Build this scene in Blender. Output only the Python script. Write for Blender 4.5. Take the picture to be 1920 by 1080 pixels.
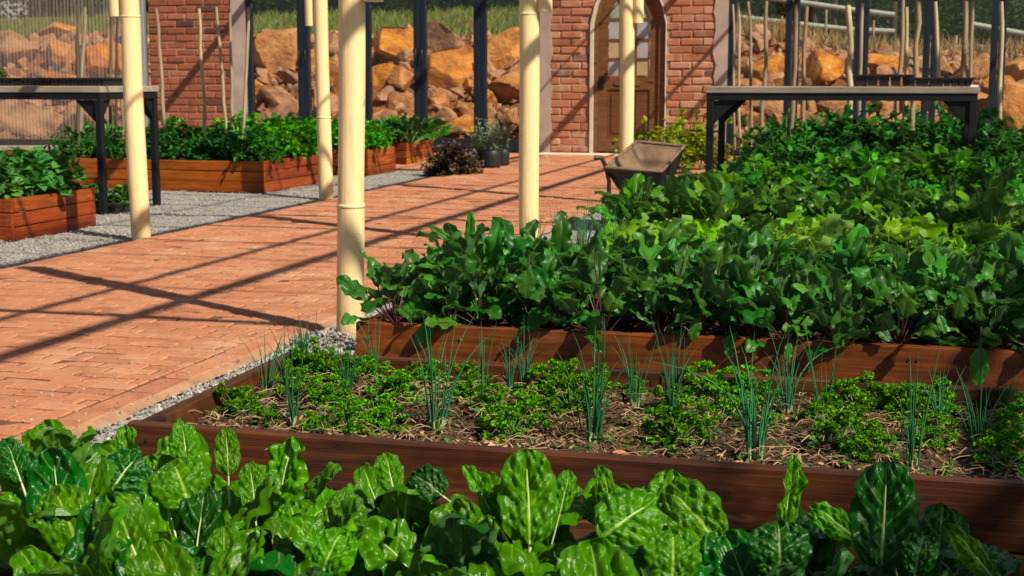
import bpy, math, random
from mathutils import Vector, Matrix, noise, Quaternion
R_ = math.radians
for o in list(bpy.data.objects): bpy.data.objects.remove(o)
SC = bpy.context.scene
COL = SC.collection
rnd = random.Random(7)

# ------------------------------------------------------------------ camera
F, CX, CY, HY, VX, CH = 2667.0, 960.0, 540.0, 146.0, 1690.0, 1.0
PITCH = math.atan((CY-HY)/F)
_up = Vector((0, math.cos(PITCH), -math.sin(PITCH)))
_d = Vector((VX-CX, CY-HY, F)).normalized(); _d = (_d-_up*_d.dot(_up)).normalized()
_x = _up.cross(_d)
def ray(px, py):
    v = Vector((px-CX, CY-py, F)); return Vector((_x.dot(v), _d.dot(v), _up.dot(v)))
def at(px, py, z=0.0):            # point of the place at height z seen at a pixel of the photograph
    r = ray(px, py); t = (z-CH)/r.z; return r*t+Vector((0, 0, CH))
def aty(px, py, y):
    r = ray(px, py); t = y/r.y; return r*t+Vector((0, 0, CH))
YAW = math.atan2(-ray(CX, CY).x, ray(CX, CY).y)
cam = bpy.data.cameras.new('camera'); cam.lens = 50; cam.sensor_width = 36
cam.clip_start = 0.05; cam.clip_end = 600
cam.dof.use_dof = True; cam.dof.focus_distance = 2.9; cam.dof.aperture_fstop = 14.0
co = bpy.data.objects.new('camera', cam); COL.objects.link(co)
co.location = (0, 0, CH); co.rotation_euler = (math.pi/2-PITCH, 0, YAW)
SC.camera = co

# ------------------------------------------------------------------ light
SUN = Vector((0.90, -0.52, 1.0)).normalized()
w = bpy.data.worlds.new('World'); SC.world = w; w.use_nodes = True
nt = w.node_tree; bg = nt.nodes['Background']
sky = nt.nodes.new('ShaderNodeTexSky'); sky.sky_type = 'NISHITA'; sky.sun_disc = False
sky.sun_elevation = math.asin(SUN.z); sky.sun_rotation = math.atan2(SUN.x, SUN.y)
nt.links.new(sky.outputs[0], bg.inputs[0]); bg.inputs[1].default_value = 0.056
sl = bpy.data.lights.new('sun', 'SUN'); sl.energy = 5.0; sl.angle = R_(0.7); sl.color = (1.0, 0.92, 0.76)
so = bpy.data.objects.new('sun', sl); COL.objects.link(so); so.rotation_euler = SUN.to_track_quat('Z', 'Y').to_euler()
so.location = (6, -4, 9)
SC.view_settings.view_transform = 'Standard'; SC.view_settings.look = 'None'
SC.view_settings.exposure = 0.50; SC.view_settings.gamma = 1
SC.cycles.max_bounces = 8; SC.cycles.transparent_max_bounces = 16

# ------------------------------------------------------------------ material helpers
class Mat:
    def __init__(s, name, rough=0.8, spec=0.3):
        s.m = bpy.data.materials.new(name); s.m.use_nodes = True; s.nt = s.m.node_tree
        s.b = s.nt.nodes['Principled BSDF']; s.out = s.nt.nodes['Material Output']
        s.b.inputs['Roughness'].default_value = rough; s.b.inputs['Specular IOR Level'].default_value = spec
    def n(s, t, **kw):
        n = s.nt.nodes.new('ShaderNode'+t)
        for k, v in kw.items():
            if k.startswith('i_'):
                k = k[2:]; k = int(k) if k.isdigit() else k.replace('_', ' ')
                s.put(n.inputs[k], v)
            else: setattr(n, k, v)
        return n
    def put(s, sock, v):
        if hasattr(v, 'is_output'): s.nt.links.new(v, sock)
        else:
            if isinstance(v, (tuple, list)) and len(v) == 3 and sock.type == 'RGBA': v = (*v, 1)
            sock.default_value = v
    def math(s, op, a, b=0.0, c=None, clamp=False):
        n = s.n('Math', operation=op, use_clamp=clamp); s.put(n.inputs[0], a); s.put(n.inputs[1], b)
        if c is not None: s.put(n.inputs[2], c)
        return n.outputs[0]
    def sstep(s, x, a, b):
        n = s.n('MapRange', interpolation_type='SMOOTHSTEP'); s.put(n.inputs[0], x); s.put(n.inputs[1], a); s.put(n.inputs[2], b)
        return n.outputs[0]
    def mix(s, f, a, b, mode='MIX'):
        n = s.n('MixRGB', blend_type=mode); s.put(n.inputs[0], f); s.put(n.inputs[1], a); s.put(n.inputs[2], b); return n.outputs[0]
    def coord(s, kind='Object', scale=(1, 1, 1), shift=None):
        c = s.n('TexCoord').outputs[kind]
        mp = s.n('Mapping'); s.put(mp.inputs[0], c); mp.inputs[3].default_value = scale
        if shift is not None: s.put(mp.inputs[1], shift)
        return mp.outputs[0]
    def noise(s, v, scale, detail=4, rough=0.55, dist=0.0):
        n = s.n('TexNoise'); s.put(n.inputs['Vector'], v); n.inputs['Scale'].default_value = scale
        n.inputs['Detail'].default_value = detail; n.inputs['Roughness'].default_value = rough; n.inputs['Distortion'].default_value = dist
        return n.outputs[0]
    def vor(s, v, scale, feature='F1', out=0):
        n = s.n('TexVoronoi', feature=feature); s.put(n.inputs['Vector'], v); n.inputs['Scale'].default_value = scale; return n.outputs[out]
    def ramp(s, f, stops, interp='LINEAR'):
        n = s.n('ValToRGB'); cr = n.color_ramp; cr.interpolation = interp
        while len(cr.elements) < len(stops): cr.elements.new(0.5)
        for e, (p, c) in zip(cr.elements, stops): e.position = p; e.color = (*c, 1) if len(c) == 3 else c
        s.put(n.inputs[0], f); return n.outputs[0]
    def bump(s, h, strength=0.5, dist=0.01, normal=None):
        n = s.n('Bump'); n.inputs['Strength'].default_value = strength; n.inputs['Distance'].default_value = dist
        s.put(n.inputs['Height'], h)
        if normal is not None: s.put(n.inputs['Normal'], normal)
        s.nt.links.new(n.outputs[0], s.b.inputs['Normal']); return n.outputs[0]
    def color(s, c): s.put(s.b.inputs['Base Color'], c)
    def rnd(s): return s.n('ObjectInfo').outputs['Random']
    def attr(s, name): return s.n('Attribute', attribute_name=name).outputs['Fac']
    def seed(s, k=40.0):
        c = s.n('CombineXYZ'); r = s.math('MULTIPLY', s.rnd(), k)
        for i in range(3): s.put(c.inputs[i], r)
        return c.outputs[0]

def m_plain(name, c, rough=0.6, spec=0.3, var=0.25, scale=12, metal=0.0, bump=0.2):
    m = Mat(name, rough, spec); v = m.coord(); n = m.noise(v, scale, 6)
    m.color(m.mix(n, tuple(x*(1-var) for x in c), tuple(x*(1+var) for x in c)))
    m.b.inputs['Metallic'].default_value = metal
    if bump: m.bump(n, bump, 0.004)
    return m.m

def m_wood(name, dark, mid, light, rough=0.55, dirt=0.5):
    m = Mat(name, rough, 0.22)
    sd = m.seed(60)
    v = m.coord('Object', (1.3, 22, 22), sd); v2 = m.coord('Object', (1, 1, 1), sd)
    g = m.noise(v, 2.4, 6, 0.6, 0.8)
    fine = m.noise(m.coord('Object', (3, 160, 160), sd), 2.0, 3, 0.6)
    kn = m.vor(m.coord('Object', (2.6, 6.5, 6.5), sd), 1.0)
    ring = m.math('SINE', m.math('MULTIPLY', kn, 46.0))
    ringm = m.math('MULTIPLY', m.sstep(kn, 0.55, 0.08), m.math('MULTIPLY_ADD', ring, 0.5, 0.5))
    knot = m.sstep(kn, 0.13, 0.07)
    c = m.ramp(g, [(0.25, dark), (0.5, mid), (0.75, light)])
    c = m.mix(m.math('MULTIPLY', ringm, 0.45), c, dark)
    c = m.mix(m.math('MULTIPLY', knot, 0.85), c, tuple(x*0.3 for x in dark))
    c = m.mix(m.math('MULTIPLY', fine, 0.35), c, tuple(x*0.6 for x in mid))
    blot = m.sstep(m.noise(v2, 3.0, 5, 0.6), 0.42, 0.72)
    c = m.mix(m.math('MULTIPLY', blot, dirt), c, tuple(x*0.45 for x in dark))
    zz = m.n('SeparateXYZ'); m.put(zz.inputs[0], m.coord()); ed = m.noise(m.coord('Object', (7, 7, 3), sd), 1.0, 4)
    damp = m.math('MULTIPLY', m.sstep(m.math('MULTIPLY_ADD', ed, 0.09, zz.outputs[2]), 0.075, 0.045), dirt)
    c = m.mix(damp, c, tuple(x*0.4 for x in dark))
    ble = m.math('MULTIPLY', m.sstep(m.noise(m.coord('Object', (2.2, 14, 9), sd), 1.0, 5, 0.65), 0.60, 0.74), 0.32)
    c = m.mix(ble, c, tuple(min(1, x*1.3+0.05) for x in light))
    hs = m.n('HueSaturation'); m.put(hs.inputs['Color'], c)
    m.put(hs.inputs['Value'], m.math('MULTIPLY_ADD', m.rnd(), 0.5, 0.78)); m.put(hs.inputs['Hue'], m.math('MULTIPLY_ADD', m.rnd(), 0.02, 0.49))
    m.color(hs.outputs[0])
    m.put(m.b.inputs['Roughness'], m.math('MULTIPLY_ADD', blot, 0.25, rough-0.12))
    m.bump(m.math('ADD', m.math('ADD', g, m.math('MULTIPLY', fine, 0.5)), m.math('MULTIPLY', knot, -0.8)), 0.35, 0.004)
    return m.m

def m_leaf(name, dark, light, vein, trans, rough=0.35, N=7.0, veins=0.7, midw=0.075, tfac=0.28, back=None, hvar=0.03, slant=0.45, bumpy=0.0):
    m = Mat(name, rough, 0.24 if 'chard' in name else 0.26 if 'beet' in name else 0.18)
    uv = m.n('TexCoord').outputs['UV']; sp = m.n('SeparateXYZ'); m.put(sp.inputs[0], uv)
    u, v = sp.outputs[0], sp.outputs[1]
    av = m.math('ABSOLUTE', m.math('MULTIPLY_ADD', v, 2.0, -1.0))
    mid = m.sstep(m.math('DIVIDE', av, m.math('MULTIPLY_ADD', u, -0.8*midw, midw)), 1.25, 0.55)
    wob = m.noise(m.coord('UV', (5, 4, 1)), 1.0, 2)
    ph = m.math('MULTIPLY', m.math('ADD', m.math('SUBTRACT', u, m.math('MULTIPLY', av, slant/2)), m.math('MULTIPLY_ADD', wob, 0.04, -0.02)), N)
    fr = m.math('ABSOLUTE', m.math('SUBTRACT', m.math('FRACT', ph), 0.5))
    lat = m.math('MULTIPLY', m.sstep(fr, 0.40, 0.485), m.sstep(av, 1.0, 0.5))
    vm = m.math('MAXIMUM', mid, m.math('MULTIPLY', lat, 0.42))
    oc = m.coord('Object', (1, 1, 1), m.seed(9))
    n1 = m.noise(oc, 9.0, 4)
    c = m.mix(n1, dark, light)
    c = m.mix(m.math('MULTIPLY', m.sstep(m.noise(oc, 3.1, 3), 0.60, 0.74), 0.45), c, tuple(min(1, a_*1.5+0.05*(1-k_)) if k_ < 2 else a_ for k_, a_ in enumerate(light)))
    c = m.mix(m.math('MULTIPLY', vm, veins), c, vein)
    hs = m.n('HueSaturation'); m.put(hs.inputs['Color'], c)
    tn = m.attr('tint')
    m.put(hs.inputs['Value'], m.math('MULTIPLY', m.math('MULTIPLY_ADD', m.rnd(), 0.45, 0.78), m.math('MULTIPLY_ADD', tn, 0.95, 0.52))); m.put(hs.inputs['Hue'], m.math('ADD', m.math('MULTIPLY_ADD', m.rnd(), hvar, 0.5-hvar/2), m.math('MULTIPLY_ADD', tn, -0.035, 0.0175)))
    hs.inputs['Saturation'].default_value = 1.12
    cc = hs.outputs[0]
    if back is not None:
        g = m.n('NewGeometry'); cc = m.mix(m.math('MULTIPLY', g.outputs['Backfacing'], 0.7), cc, back)
    m.color(cc)
    m.put(m.b.inputs['Roughness'], m.math('MULTIPLY_ADD', n1, 0.12, rough-0.06))
    if bumpy:
        m.bump(m.math('ADD', m.math('MULTIPLY', vm, -0.6), m.noise(oc, 60, 3)), bumpy, 0.003)
    t = m.n('BsdfTranslucent'); m.put(t.inputs[0], m.mix(0.5, cc, trans))
    mx = m.n('MixShader'); mx.inputs[0].default_value = tfac
    m.nt.links.new(m.b.outputs[0], mx.inputs[1]); m.nt.links.new(t.outputs[0], mx.inputs[2])
    m.nt.links.new(mx.outputs[0], m.out.inputs[0])
    return m.m

def m_brick(name, stops, pits=None, rough=0.9, splotch=(0.12, 0.05, 0.035), sp_amt=0.5, pale=None, nscale=9, bump=0.6):
    m = Mat(name, rough, 0.2); a = m.attr('tint'); v = m.coord()
    c = m.ramp(a, stops)
    n = m.noise(v, nscale, 6, 0.65); n2 = m.noise(v, 70, 4, 0.7); n3 = m.noise(v, 2.2, 4, 0.6)
    c = m.mix(m.math('MULTIPLY', m.sstep(n, 0.5, 0.75), sp_amt), c, splotch)
    c = m.mix(m.math('MULTIPLY', m.sstep(n2, 0.3, 0.75), 0.35), c, m.mix(0.5, c, (0.25, 0.1, 0.06)))
    if pale: c = m.mix(m.math('MULTIPLY', m.sstep(n3, 0.48, 0.75), 0.5), c, pale)
    if pits:
        pn = m.noise(m.coord('Object', (11, 42, 1)), 1.0, 3, 0.6); c = m.mix(m.math('MULTIPLY', m.sstep(pn, 0.605, 0.70), 0.7), c, pits)
    m.color(c); m.bump(m.math('ADD', n2, n), bump, 0.006)
    return m.m

M = {}
M['plank'] = m_wood('stained plank', (0.045, 0.009, 0.004), (0.135, 0.028, 0.007), (0.235, 0.056, 0.010), 0.5, 0.6)
M['plank_orange'] = m_wood('orange stained plank', (0.13, 0.026, 0.004), (0.33, 0.090, 0.008), (0.46, 0.15, 0.014), 0.5, 0.3)
M['plank_red'] = m_wood('red stained plank', (0.10, 0.016, 0.004), (0.27, 0.050, 0.009), (0.40, 0.095, 0.016), 0.5, 0.35)
M['plank_old'] = m_wood('dark weathered plank', (0.028, 0.009, 0.0035), (0.10, 0.036, 0.011), (0.19, 0.072, 0.020), 0.55, 0.5)
M['table_wood'] = m_wood('grey bench timber', (0.15, 0.12, 0.09), (0.25, 0.205, 0.155), (0.34, 0.285, 0.225), 0.8, 0.3)
M['door_wood'] = m_wood('varnished door timber', (0.075, 0.032, 0.013), (0.15, 0.066, 0.027), (0.24, 0.11, 0.045), 0.45, 0.3)
M['stake'] = m_wood('bark stake', (0.24, 0.17, 0.1), (0.40, 0.30, 0.18), (0.52, 0.42, 0.27), 0.85, 0.3)
M['stake_dark'] = m_wood('dark stake', (0.06, 0.05, 0.035), (0.13, 0.10, 0.06), (0.2, 0.16, 0.1), 0.85, 0.3)
M['yellow'] = None
def _yellow():
    m = Mat('cream yellow paint', 0.42, 0.4); v = m.coord()
    n = m.noise(v, 5, 5); s = m.noise(m.coord('Object', (30, 30, 3)), 2, 4)
    c = m.mix(n, (0.74, 0.55, 0.26), (0.80, 0.63, 0.34))
    c = m.mix(m.math('MULTIPLY', m.sstep(s, 0.5, 0.75), 0.5), c, (0.60, 0.42, 0.20))
    ob = m.n('SeparateXYZ'); m.put(ob.inputs[0], m.coord())
    fine = m.noise(m.coord('Object', (90, 90, 4)), 1.5, 4, 0.7)
    c = m.mix(m.math('MULTIPLY', m.sstep(fine, 0.58, 0.72), 0.35), c, (0.45, 0.30, 0.14))
    chip = m.sstep(m.noise(m.coord('Object', (22, 22, 14)), 1.0, 3, 0.5), 0.70, 0.74)
    c = m.mix(m.math('MULTIPLY', chip, 0.6), c, (0.30, 0.2, 0.11))
    dirt = m.math('MULTIPLY', m.sstep(ob.outputs[2], 0.30, 0.0), m.sstep(m.noise(v, 18, 5), 0.3, 0.7))
    c = m.mix(m.math('MULTIPLY', dirt, 0.7), c, (0.33, 0.2, 0.1))
    m.color(c); m.bump(m.math('ADD', m.math('ADD', n, m.math('MULTIPLY', s, 0.6)), m.math('MULTIPLY', fine, 0.5)), 0.45, 0.007); return m.m
M['yellow'] = _yellow()
M['steel'] = m_plain('black steel', (0.006, 0.007, 0.009), 0.55, 0.25, 0.3, 20)
M['alu'] = m_plain('dark blue grey aluminium', (0.008, 0.015, 0.025), 0.5, 0.3, 0.25, 8)
M['silver'] = m_plain('mill aluminium', (0.55, 0.58, 0.62), 0.35, 0.5, 0.1, 8, 0.8)
M['black_plastic'] = m_plain('black plastic', (0.014, 0.014, 0.016), 0.5, 0.4, 0.3, 30)
M['iron'] = m_plain('black iron', (0.02, 0.018, 0.016), 0.5, 0.5, 0.4, 40, 0.3)
M['white'] = m_plain('white label', (0.8, 0.8, 0.8), 0.5, 0.4, 0.03, 8, 0, 0)
M['plaster'] = m_plain('pale plaster', (0.36, 0.265, 0.22), 0.9, 0.15, 0.5, 4, 0, 0.5)
M['plaster_white'] = m_plain('white plaster', (0.52, 0.43, 0.34), 0.9, 0.15, 0.35, 8, 0, 0.5)
M['mortar_red'] = m_plain('dark sandy joint', (0.15, 0.062, 0.034), 0.95, 0.1, 0.6, 30, 0, 0.4)
M['mortar_wall'] = m_plain('wall mortar', (0.33, 0.19, 0.14), 0.95, 0.1, 0.35, 20, 0, 0.4)
M['haunch'] = m_plain('sandy mortar edging', (0.33, 0.18, 0.105), 0.95, 0.1, 0.5, 18, 0, 0.5)
M['stoop'] = m_plain('cream concrete step', (0.66, 0.52, 0.38), 0.9, 0.15, 0.2, 6, 0, 0.4)
M['rubber'] = m_plain('rubber', (0.02, 0.02, 0.02), 0.8, 0.2, 0.3, 20)
M['bark'] = m_plain('tree bark', (0.07, 0.05, 0.035), 0.9, 0.1, 0.4, 14, 0, 0.8)
M['post_brown'] = m_plain('creosoted post', (0.05, 0.034, 0.026), 0.85, 0.2, 0.4, 14, 0, 0.5)
M['rail'] = m_plain('pale weathered rail', (0.33, 0.35, 0.28), 0.8, 0.2, 0.25, 9, 0, 0.3)
M['pave'] = m_brick('clay paver', [(0.0, (0.33, 0.125, 0.062)), (0.4, (0.44, 0.175, 0.086)), (0.8, (0.50, 0.220, 0.115)), (1.0, (0.45, 0.235, 0.145))],
                    splotch=(0.21, 0.085, 0.045), sp_amt=0.8, pale=(0.56, 0.34, 0.20), nscale=6, bump=0.9, pits=(0.13, 0.055, 0.03))
M['wallbrick'] = m_brick('wall brick', [(0.0, (0.16, 0.06, 0.04)), (0.2, (0.32, 0.11, 0.055)), (0.7, (0.42, 0.155, 0.075)), (1.0, (0.48, 0.24, 0.15))],
                         splotch=(0.13, 0.06, 0.05), sp_amt=0.9, pale=(0.52, 0.32, 0.24), nscale=6, bump=1.0)
M['wallbrick_dark'] = m_brick('shaded wall brick', [(0.0, (0.09, 0.034, 0.026)), (0.2, (0.22, 0.066, 0.035)), (0.7, (0.32, 0.095, 0.045)), (1.0, (0.36, 0.14, 0.085))],
                         splotch=(0.085, 0.04, 0.037), sp_amt=0.75)  # darker copy of the wall brick, the pillar's shade put into its colour
def _gravel():
    m = Mat('grey gravel', 0.95, 0.15); v = m.coord()
    vo = m.n('TexVoronoi'); m.put(vo.inputs['Vector'], v); vo.inputs['Scale'].default_value = 75
    vo2 = m.n('TexVoronoi'); m.put(vo2.inputs['Vector'], v); vo2.inputs['Scale'].default_value = 38
    sp = m.n('SeparateColor'); m.put(sp.inputs[0], vo.outputs['Color'])
    c = m.ramp(sp.outputs[0], [(0, (0.25, 0.235, 0.21)), (0.5, (0.34, 0.315, 0.28)), (1, (0.44, 0.41, 0.365))])
    c = m.mix(m.math('MULTIPLY', m.noise(v, 1.3, 4), 0.35), c, (0.40, 0.33, 0.26))
    m.color(c); m.bump(m.math('ADD', vo.outputs[0], vo2.outputs[0]), 1.0, 0.016); return m.m
M['gravel'] = _gravel()
def _stone():
    m = Mat('gravel stone', 0.9, 0.2); a = m.attr('tint'); v = m.coord()
    m.color(m.mix(m.math('MULTIPLY', m.noise(v, 150, 3), 0.5), m.ramp(a, [(0, (0.17, 0.16, 0.145)), (0.5, (0.32, 0.295, 0.265)), (0.85, (0.42, 0.39, 0.35)), (1, (0.56, 0.52, 0.46))]), (0.2, 0.18, 0.16)))
    return m.m
M['stone'] = _stone()
def _soil(name, c0, c1, c2):
    m = Mat(name, 0.95, 0.12); v = m.coord()
    n = m.noise(v, 28, 8, 0.7); n2 = m.noise(v, 6, 5)
    c = m.ramp(n, [(0.3, c0), (0.55, c1), (0.78, c2)])
    c = m.mix(m.math('MULTIPLY', n2, 0.4), c, c0)
    m.color(c); m.bump(n, 1.0, 0.03); return m.m
M['soil'] = _soil('dark compost soil', (0.035, 0.022, 0.012), (0.13, 0.078, 0.043), (0.31, 0.19, 0.105))
M['earth'] = _soil('red earth', (0.13, 0.042, 0.02), (0.28, 0.095, 0.042), (0.38, 0.155, 0.07))
def _rock():
    m = Mat('ochre boulder', 0.85, 0.25); v = m.coord('Object', (1, 1, 1), m.seed(30))
    n = m.noise(v, 1.6, 8, 0.6, 0.4); n2 = m.noise(v, 9, 8, 0.7); n3 = m.noise(v, 0.8, 4)
    c = m.ramp(n, [(0.28, (0.10, 0.038, 0.018)), (0.42, (0.40, 0.130, 0.026)), (0.55, (0.60, 0.225, 0.038)), (0.72, (0.66, 0.31, 0.09))])
    c = m.mix(m.math('MULTIPLY', m.sstep(n2, 0.52, 0.72), 0.55), c, (0.2, 0.095, 0.045))
    c = m.mix(m.math('MULTIPLY', m.sstep(n3, 0.60, 0.74), 0.4), c, (0.30, 0.18, 0.10))
    hs = m.n('HueSaturation'); m.put(hs.inputs['Color'], c)
    m.put(hs.inputs['Value'], m.math('MULTIPLY_ADD', m.rnd(), 0.5, 0.72)); m.put(hs.inputs['Saturation'], m.math('MULTIPLY_ADD', m.rnd(), 0.25, 0.8))
    m.color(hs.outputs[0]); m.bump(m.math('ADD', n, m.math('MULTIPLY', n2, 0.6)), 0.8, 0.12); return m.m
M['rock'] = _rock()
def _rust():
    m = Mat('rusty barrow steel', 0.75, 0.3); v = m.coord(); n = m.noise(v, 7, 7, 0.65); n2 = m.noise(v, 40, 4)
    c = m.ramp(n, [(0.3, (0.06, 0.028, 0.016)), (0.5, (0.16, 0.088, 0.05)), (0.7, (0.25, 0.175, 0.11))])
    m.color(m.mix(m.math('MULTIPLY', n2, 0.3), c, (0.3, 0.22, 0.15))); m.b.inputs['Metallic'].default_value = 0.1; m.bump(n2, 0.4, 0.004); return m.m
M['rust'] = _rust()
def _glass(name, tint, opac, haze):
    m = Mat(name); nt_ = m.nt
    tr = m.n('BsdfTransparent'); tr.inputs[0].default_value = (*tint, 1)
    gl = m.n('BsdfGlossy'); gl.inputs['Roughness'].default_value = 0.02
    fr = m.n('Fresnel'); fr.inputs[0].default_value = 1.45
    mx = m.n('MixShader'); nt_.links.new(fr.outputs[0], mx.inputs[0]); nt_.links.new(tr.outputs[0], mx.inputs[1]); nt_.links.new(gl.outputs[0], mx.inputs[2])
    nt_.links.new(mx.outputs[0], m.out.inputs[0]); return m.m
M['glass'] = _glass('window glass', (0.93, 0.95, 0.94), 0, 0)
def _poly():
    m = Mat('ribbed translucent sheet', 0.35, 0.4); v = m.coord('Object', (60, 1, 1.2)); n = m.noise(v, 1.0, 5, 0.65)
    v2 = m.coord('Object', (5, 1, 5)); n2 = m.noise(v2, 1, 5)
    tr = m.n('BsdfTransparent'); tr.inputs[0].default_value = (0.88, 0.84, 0.80, 1)
    tl = m.n('BsdfTranslucent'); tl.inputs[0].default_value = (0.62, 0.50, 0.40, 1)
    m.color((0.50, 0.42, 0.36))
    a = m.n('MixShader'); a.inputs[0].default_value = 0.55; m.nt.links.new(m.b.outputs[0], a.inputs[1]); m.nt.links.new(tl.outputs[0], a.inputs[2])
    f = m.math('ADD', m.sstep(n, 0.3, 0.72), m.math('MULTIPLY_ADD', n2, 0.3, -0.15)); f = m.math('MULTIPLY_ADD', f, 0.46, 0.13, True)
    b = m.n('MixShader'); m.put(b.inputs[0], f); m.nt.links.new(tr.outputs[0], b.inputs[1]); m.nt.links.new(a.outputs[0], b.inputs[2])
    m.nt.links.new(b.outputs[0], m.out.inputs[0]); return m.m
M['poly'] = _poly()
def _frost(name, c):
    m = Mat(name, 0.28, 0.5); v = m.coord(); n = m.noise(v, 45, 4, 0.6); n2 = m.noise(v, 4, 3)
    m.color(m.mix(n2, tuple(x*0.7 for x in c), tuple(min(1, x*1.25) for x in c))); m.bump(n, 0.8, 0.006); return m.m
M['frost_blue'] = _frost('obscured pane lilac grey', (0.36, 0.32, 0.33))
M['frost_amber'] = _frost('obscured pane amber', (0.42, 0.30, 0.16))
M['frost_pale'] = _frost('obscured pane green grey', (0.30, 0.31, 0.24))

M['chard'] = m_leaf('chard leaf', (0.016, 0.088, 0.002), (0.076, 0.240, 0.004), (0.33, 0.47, 0.12), (0.26, 0.55, 0.01), 0.18, 5.2, 0.75, 0.085, 0.28, (0.08, 0.20, 0.03), 0.016, 0.7, 0.25)
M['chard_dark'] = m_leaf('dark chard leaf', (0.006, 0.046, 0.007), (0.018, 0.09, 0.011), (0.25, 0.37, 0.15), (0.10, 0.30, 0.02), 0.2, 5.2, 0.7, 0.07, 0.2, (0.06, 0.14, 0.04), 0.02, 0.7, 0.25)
M['chard_stem'] = m_plain('pale chard stalk', (0.38, 0.5, 0.2), 0.4, 0.4, 0.15, 9, 0, 0.1)
M['beet'] = m_leaf('beet leaf', (0.012, 0.072, 0.012), (0.062, 0.195, 0.032), (0.14, 0.24, 0.08), (0.15, 0.42, 0.02), 0.38, 7.0, 0.5, 0.06, 0.26, (0.07, 0.15, 0.06), 0.03, 0.7, 0.2)
M['beet_stem'] = m_plain('beetroot stalk', (0.055, 0.022, 0.016), 0.45, 0.4, 0.3, 20, 0, 0.1)
M['lettuce'] = m_leaf('lettuce leaf', (0.06, 0.19, 0.010), (0.21, 0.40, 0.035), (0.34, 0.46, 0.15), (0.3, 0.55, 0.05), 0.4, 6.0, 0.5, 0.08, 0.28, (0.16, 0.3, 0.07), 0.03, 0.6, 0.2)
M['spinach'] = m_leaf('spinach leaf', (0.018, 0.11, 0.005), (0.075, 0.235, 0.009), (0.25, 0.38, 0.14), (0.2, 0.45, 0.04), 0.36, 6.0, 0.6, 0.07, 0.25, (0.07, 0.18, 0.05), 0.05, 0.6, 0.2)
M['kale'] = m_leaf('dark kale leaf', (0.010, 0.068, 0.009), (0.034, 0.140, 0.015), (0.14, 0.25, 0.1), (0.1, 0.28, 0.04), 0.4, 7.0, 0.5, 0.06, 0.2, (0.05, 0.12, 0.05), 0.03, 0.5, 0.2)
M['parsley'] = m_leaf('curled parsley leaf', (0.034, 0.16, 0.003), (0.12, 0.34, 0.008), (0.1, 0.26, 0.03), (0.2, 0.5, 0.02), 0.42, 3, 0.2, 0.08, 0.22, None, 0.03)
M['celery'] = m_leaf('bright celery leaf', (0.025, 0.16, 0.006), (0.08, 0.30, 0.012), (0.12, 0.3, 0.05), (0.22, 0.55, 0.03), 0.4, 4, 0.3, 0.08, 0.25, None, 0.03)
M['tomato'] = m_leaf('tomato leaf', (0.014, 0.08, 0.016), (0.042, 0.16, 0.028), (0.09, 0.2, 0.06), (0.13, 0.32, 0.05), 0.5, 5, 0.3, 0.08, 0.22, None, 0.03)
M['squash'] = m_leaf('squash leaf', (0.04, 0.13, 0.03), (0.09, 0.22, 0.055), (0.16, 0.28, 0.1), (0.2, 0.42, 0.06), 0.5, 5, 0.4, 0.06, 0.25, None, 0.03)
M['bean'] = m_leaf('yellow green bean leaf', (0.12, 0.17, 0.02), (0.26, 0.30, 0.035), (0.3, 0.34, 0.1), (0.4, 0.5, 0.05), 0.5, 5, 0.3, 0.06, 0.3, None, 0.05)
M['stem'] = m_plain('green stalk', (0.11, 0.24, 0.05), 0.5, 0.3, 0.25, 15, 0, 0.1)
M['stem_pale'] = m_plain('pale stalk', (0.25, 0.4, 0.14), 0.5, 0.3, 0.25, 15, 0, 0.1)
M['onion'] = m_leaf('spring onion blade', (0.022, 0.105, 0.045), (0.06, 0.19, 0.08), (0.1, 0.25, 0.08), (0.14, 0.35, 0.08), 0.35, 1, 0.0, 0.02, 0.15, None, 0.02)
M['onion_base'] = m_plain('white onion base', (0.25, 0.36, 0.16), 0.45, 0.4, 0.2, 20, 0, 0.1)
M['thyme'] = m_leaf('bronze herb leaf', (0.035, 0.035, 0.014), (0.10, 0.095, 0.032), (0.2, 0.17, 0.08), (0.2, 0.2, 0.05), 0.6, 3, 0.2, 0.05, 0.15, None, 0.04)
M['mauve'] = m_plain('mauve flower', (0.19, 0.10, 0.13), 0.7, 0.2, 0.3, 30, 0, 0)
M['lavender'] = m_leaf('grey green leaf', (0.10, 0.14, 0.08), (0.19, 0.24, 0.14), (0.2, 0.25, 0.16), (0.2, 0.28, 0.12), 0.7, 3, 0.2, 0.05, 0.15, None, 0.02)
M['dry'] = m_plain('dry straw', (0.40, 0.27, 0.12), 0.85, 0.15, 0.4, 20, 0, 0)
M['grass'] = m_leaf('meadow grass', (0.09, 0.13, 0.03), (0.19, 0.22, 0.06), (0.2, 0.22, 0.08), (0.2, 0.26, 0.05), 0.7, 2, 0.1, 0.05, 0.3, None, 0.03)
M['drygrass'] = m_leaf('dry grass', (0.22, 0.15, 0.07), (0.42, 0.30, 0.15), (0.42, 0.3, 0.15), (0.42, 0.3, 0.15), 0.8, 2, 0.1, 0.05, 0.3, None, 0.03)
M['treeleaf'] = m_leaf('tree leaf', (0.012, 0.036, 0.009), (0.035, 0.075, 0.018), (0.05, 0.09, 0.03), (0.06, 0.12, 0.02), 0.6, 3, 0.2, 0.05, 0.2, None, 0.05)
M['deadleaf'] = m_plain('dead orange leaf', (0.42, 0.16, 0.06), 0.8, 0.2, 0.3, 30, 0, 0.2)
def _chip():
    m = Mat('mulch chip', 0.95, 0.1); a = m.attr('tint')
    m.color(m.ramp(a, [(0, (0.03, 0.02, 0.012)), (0.4, (0.13, 0.075, 0.04)), (0.7, (0.32, 0.19, 0.10)), (1, (0.52, 0.36, 0.20))])); return m.m
M['chip'] = _chip()

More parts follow.
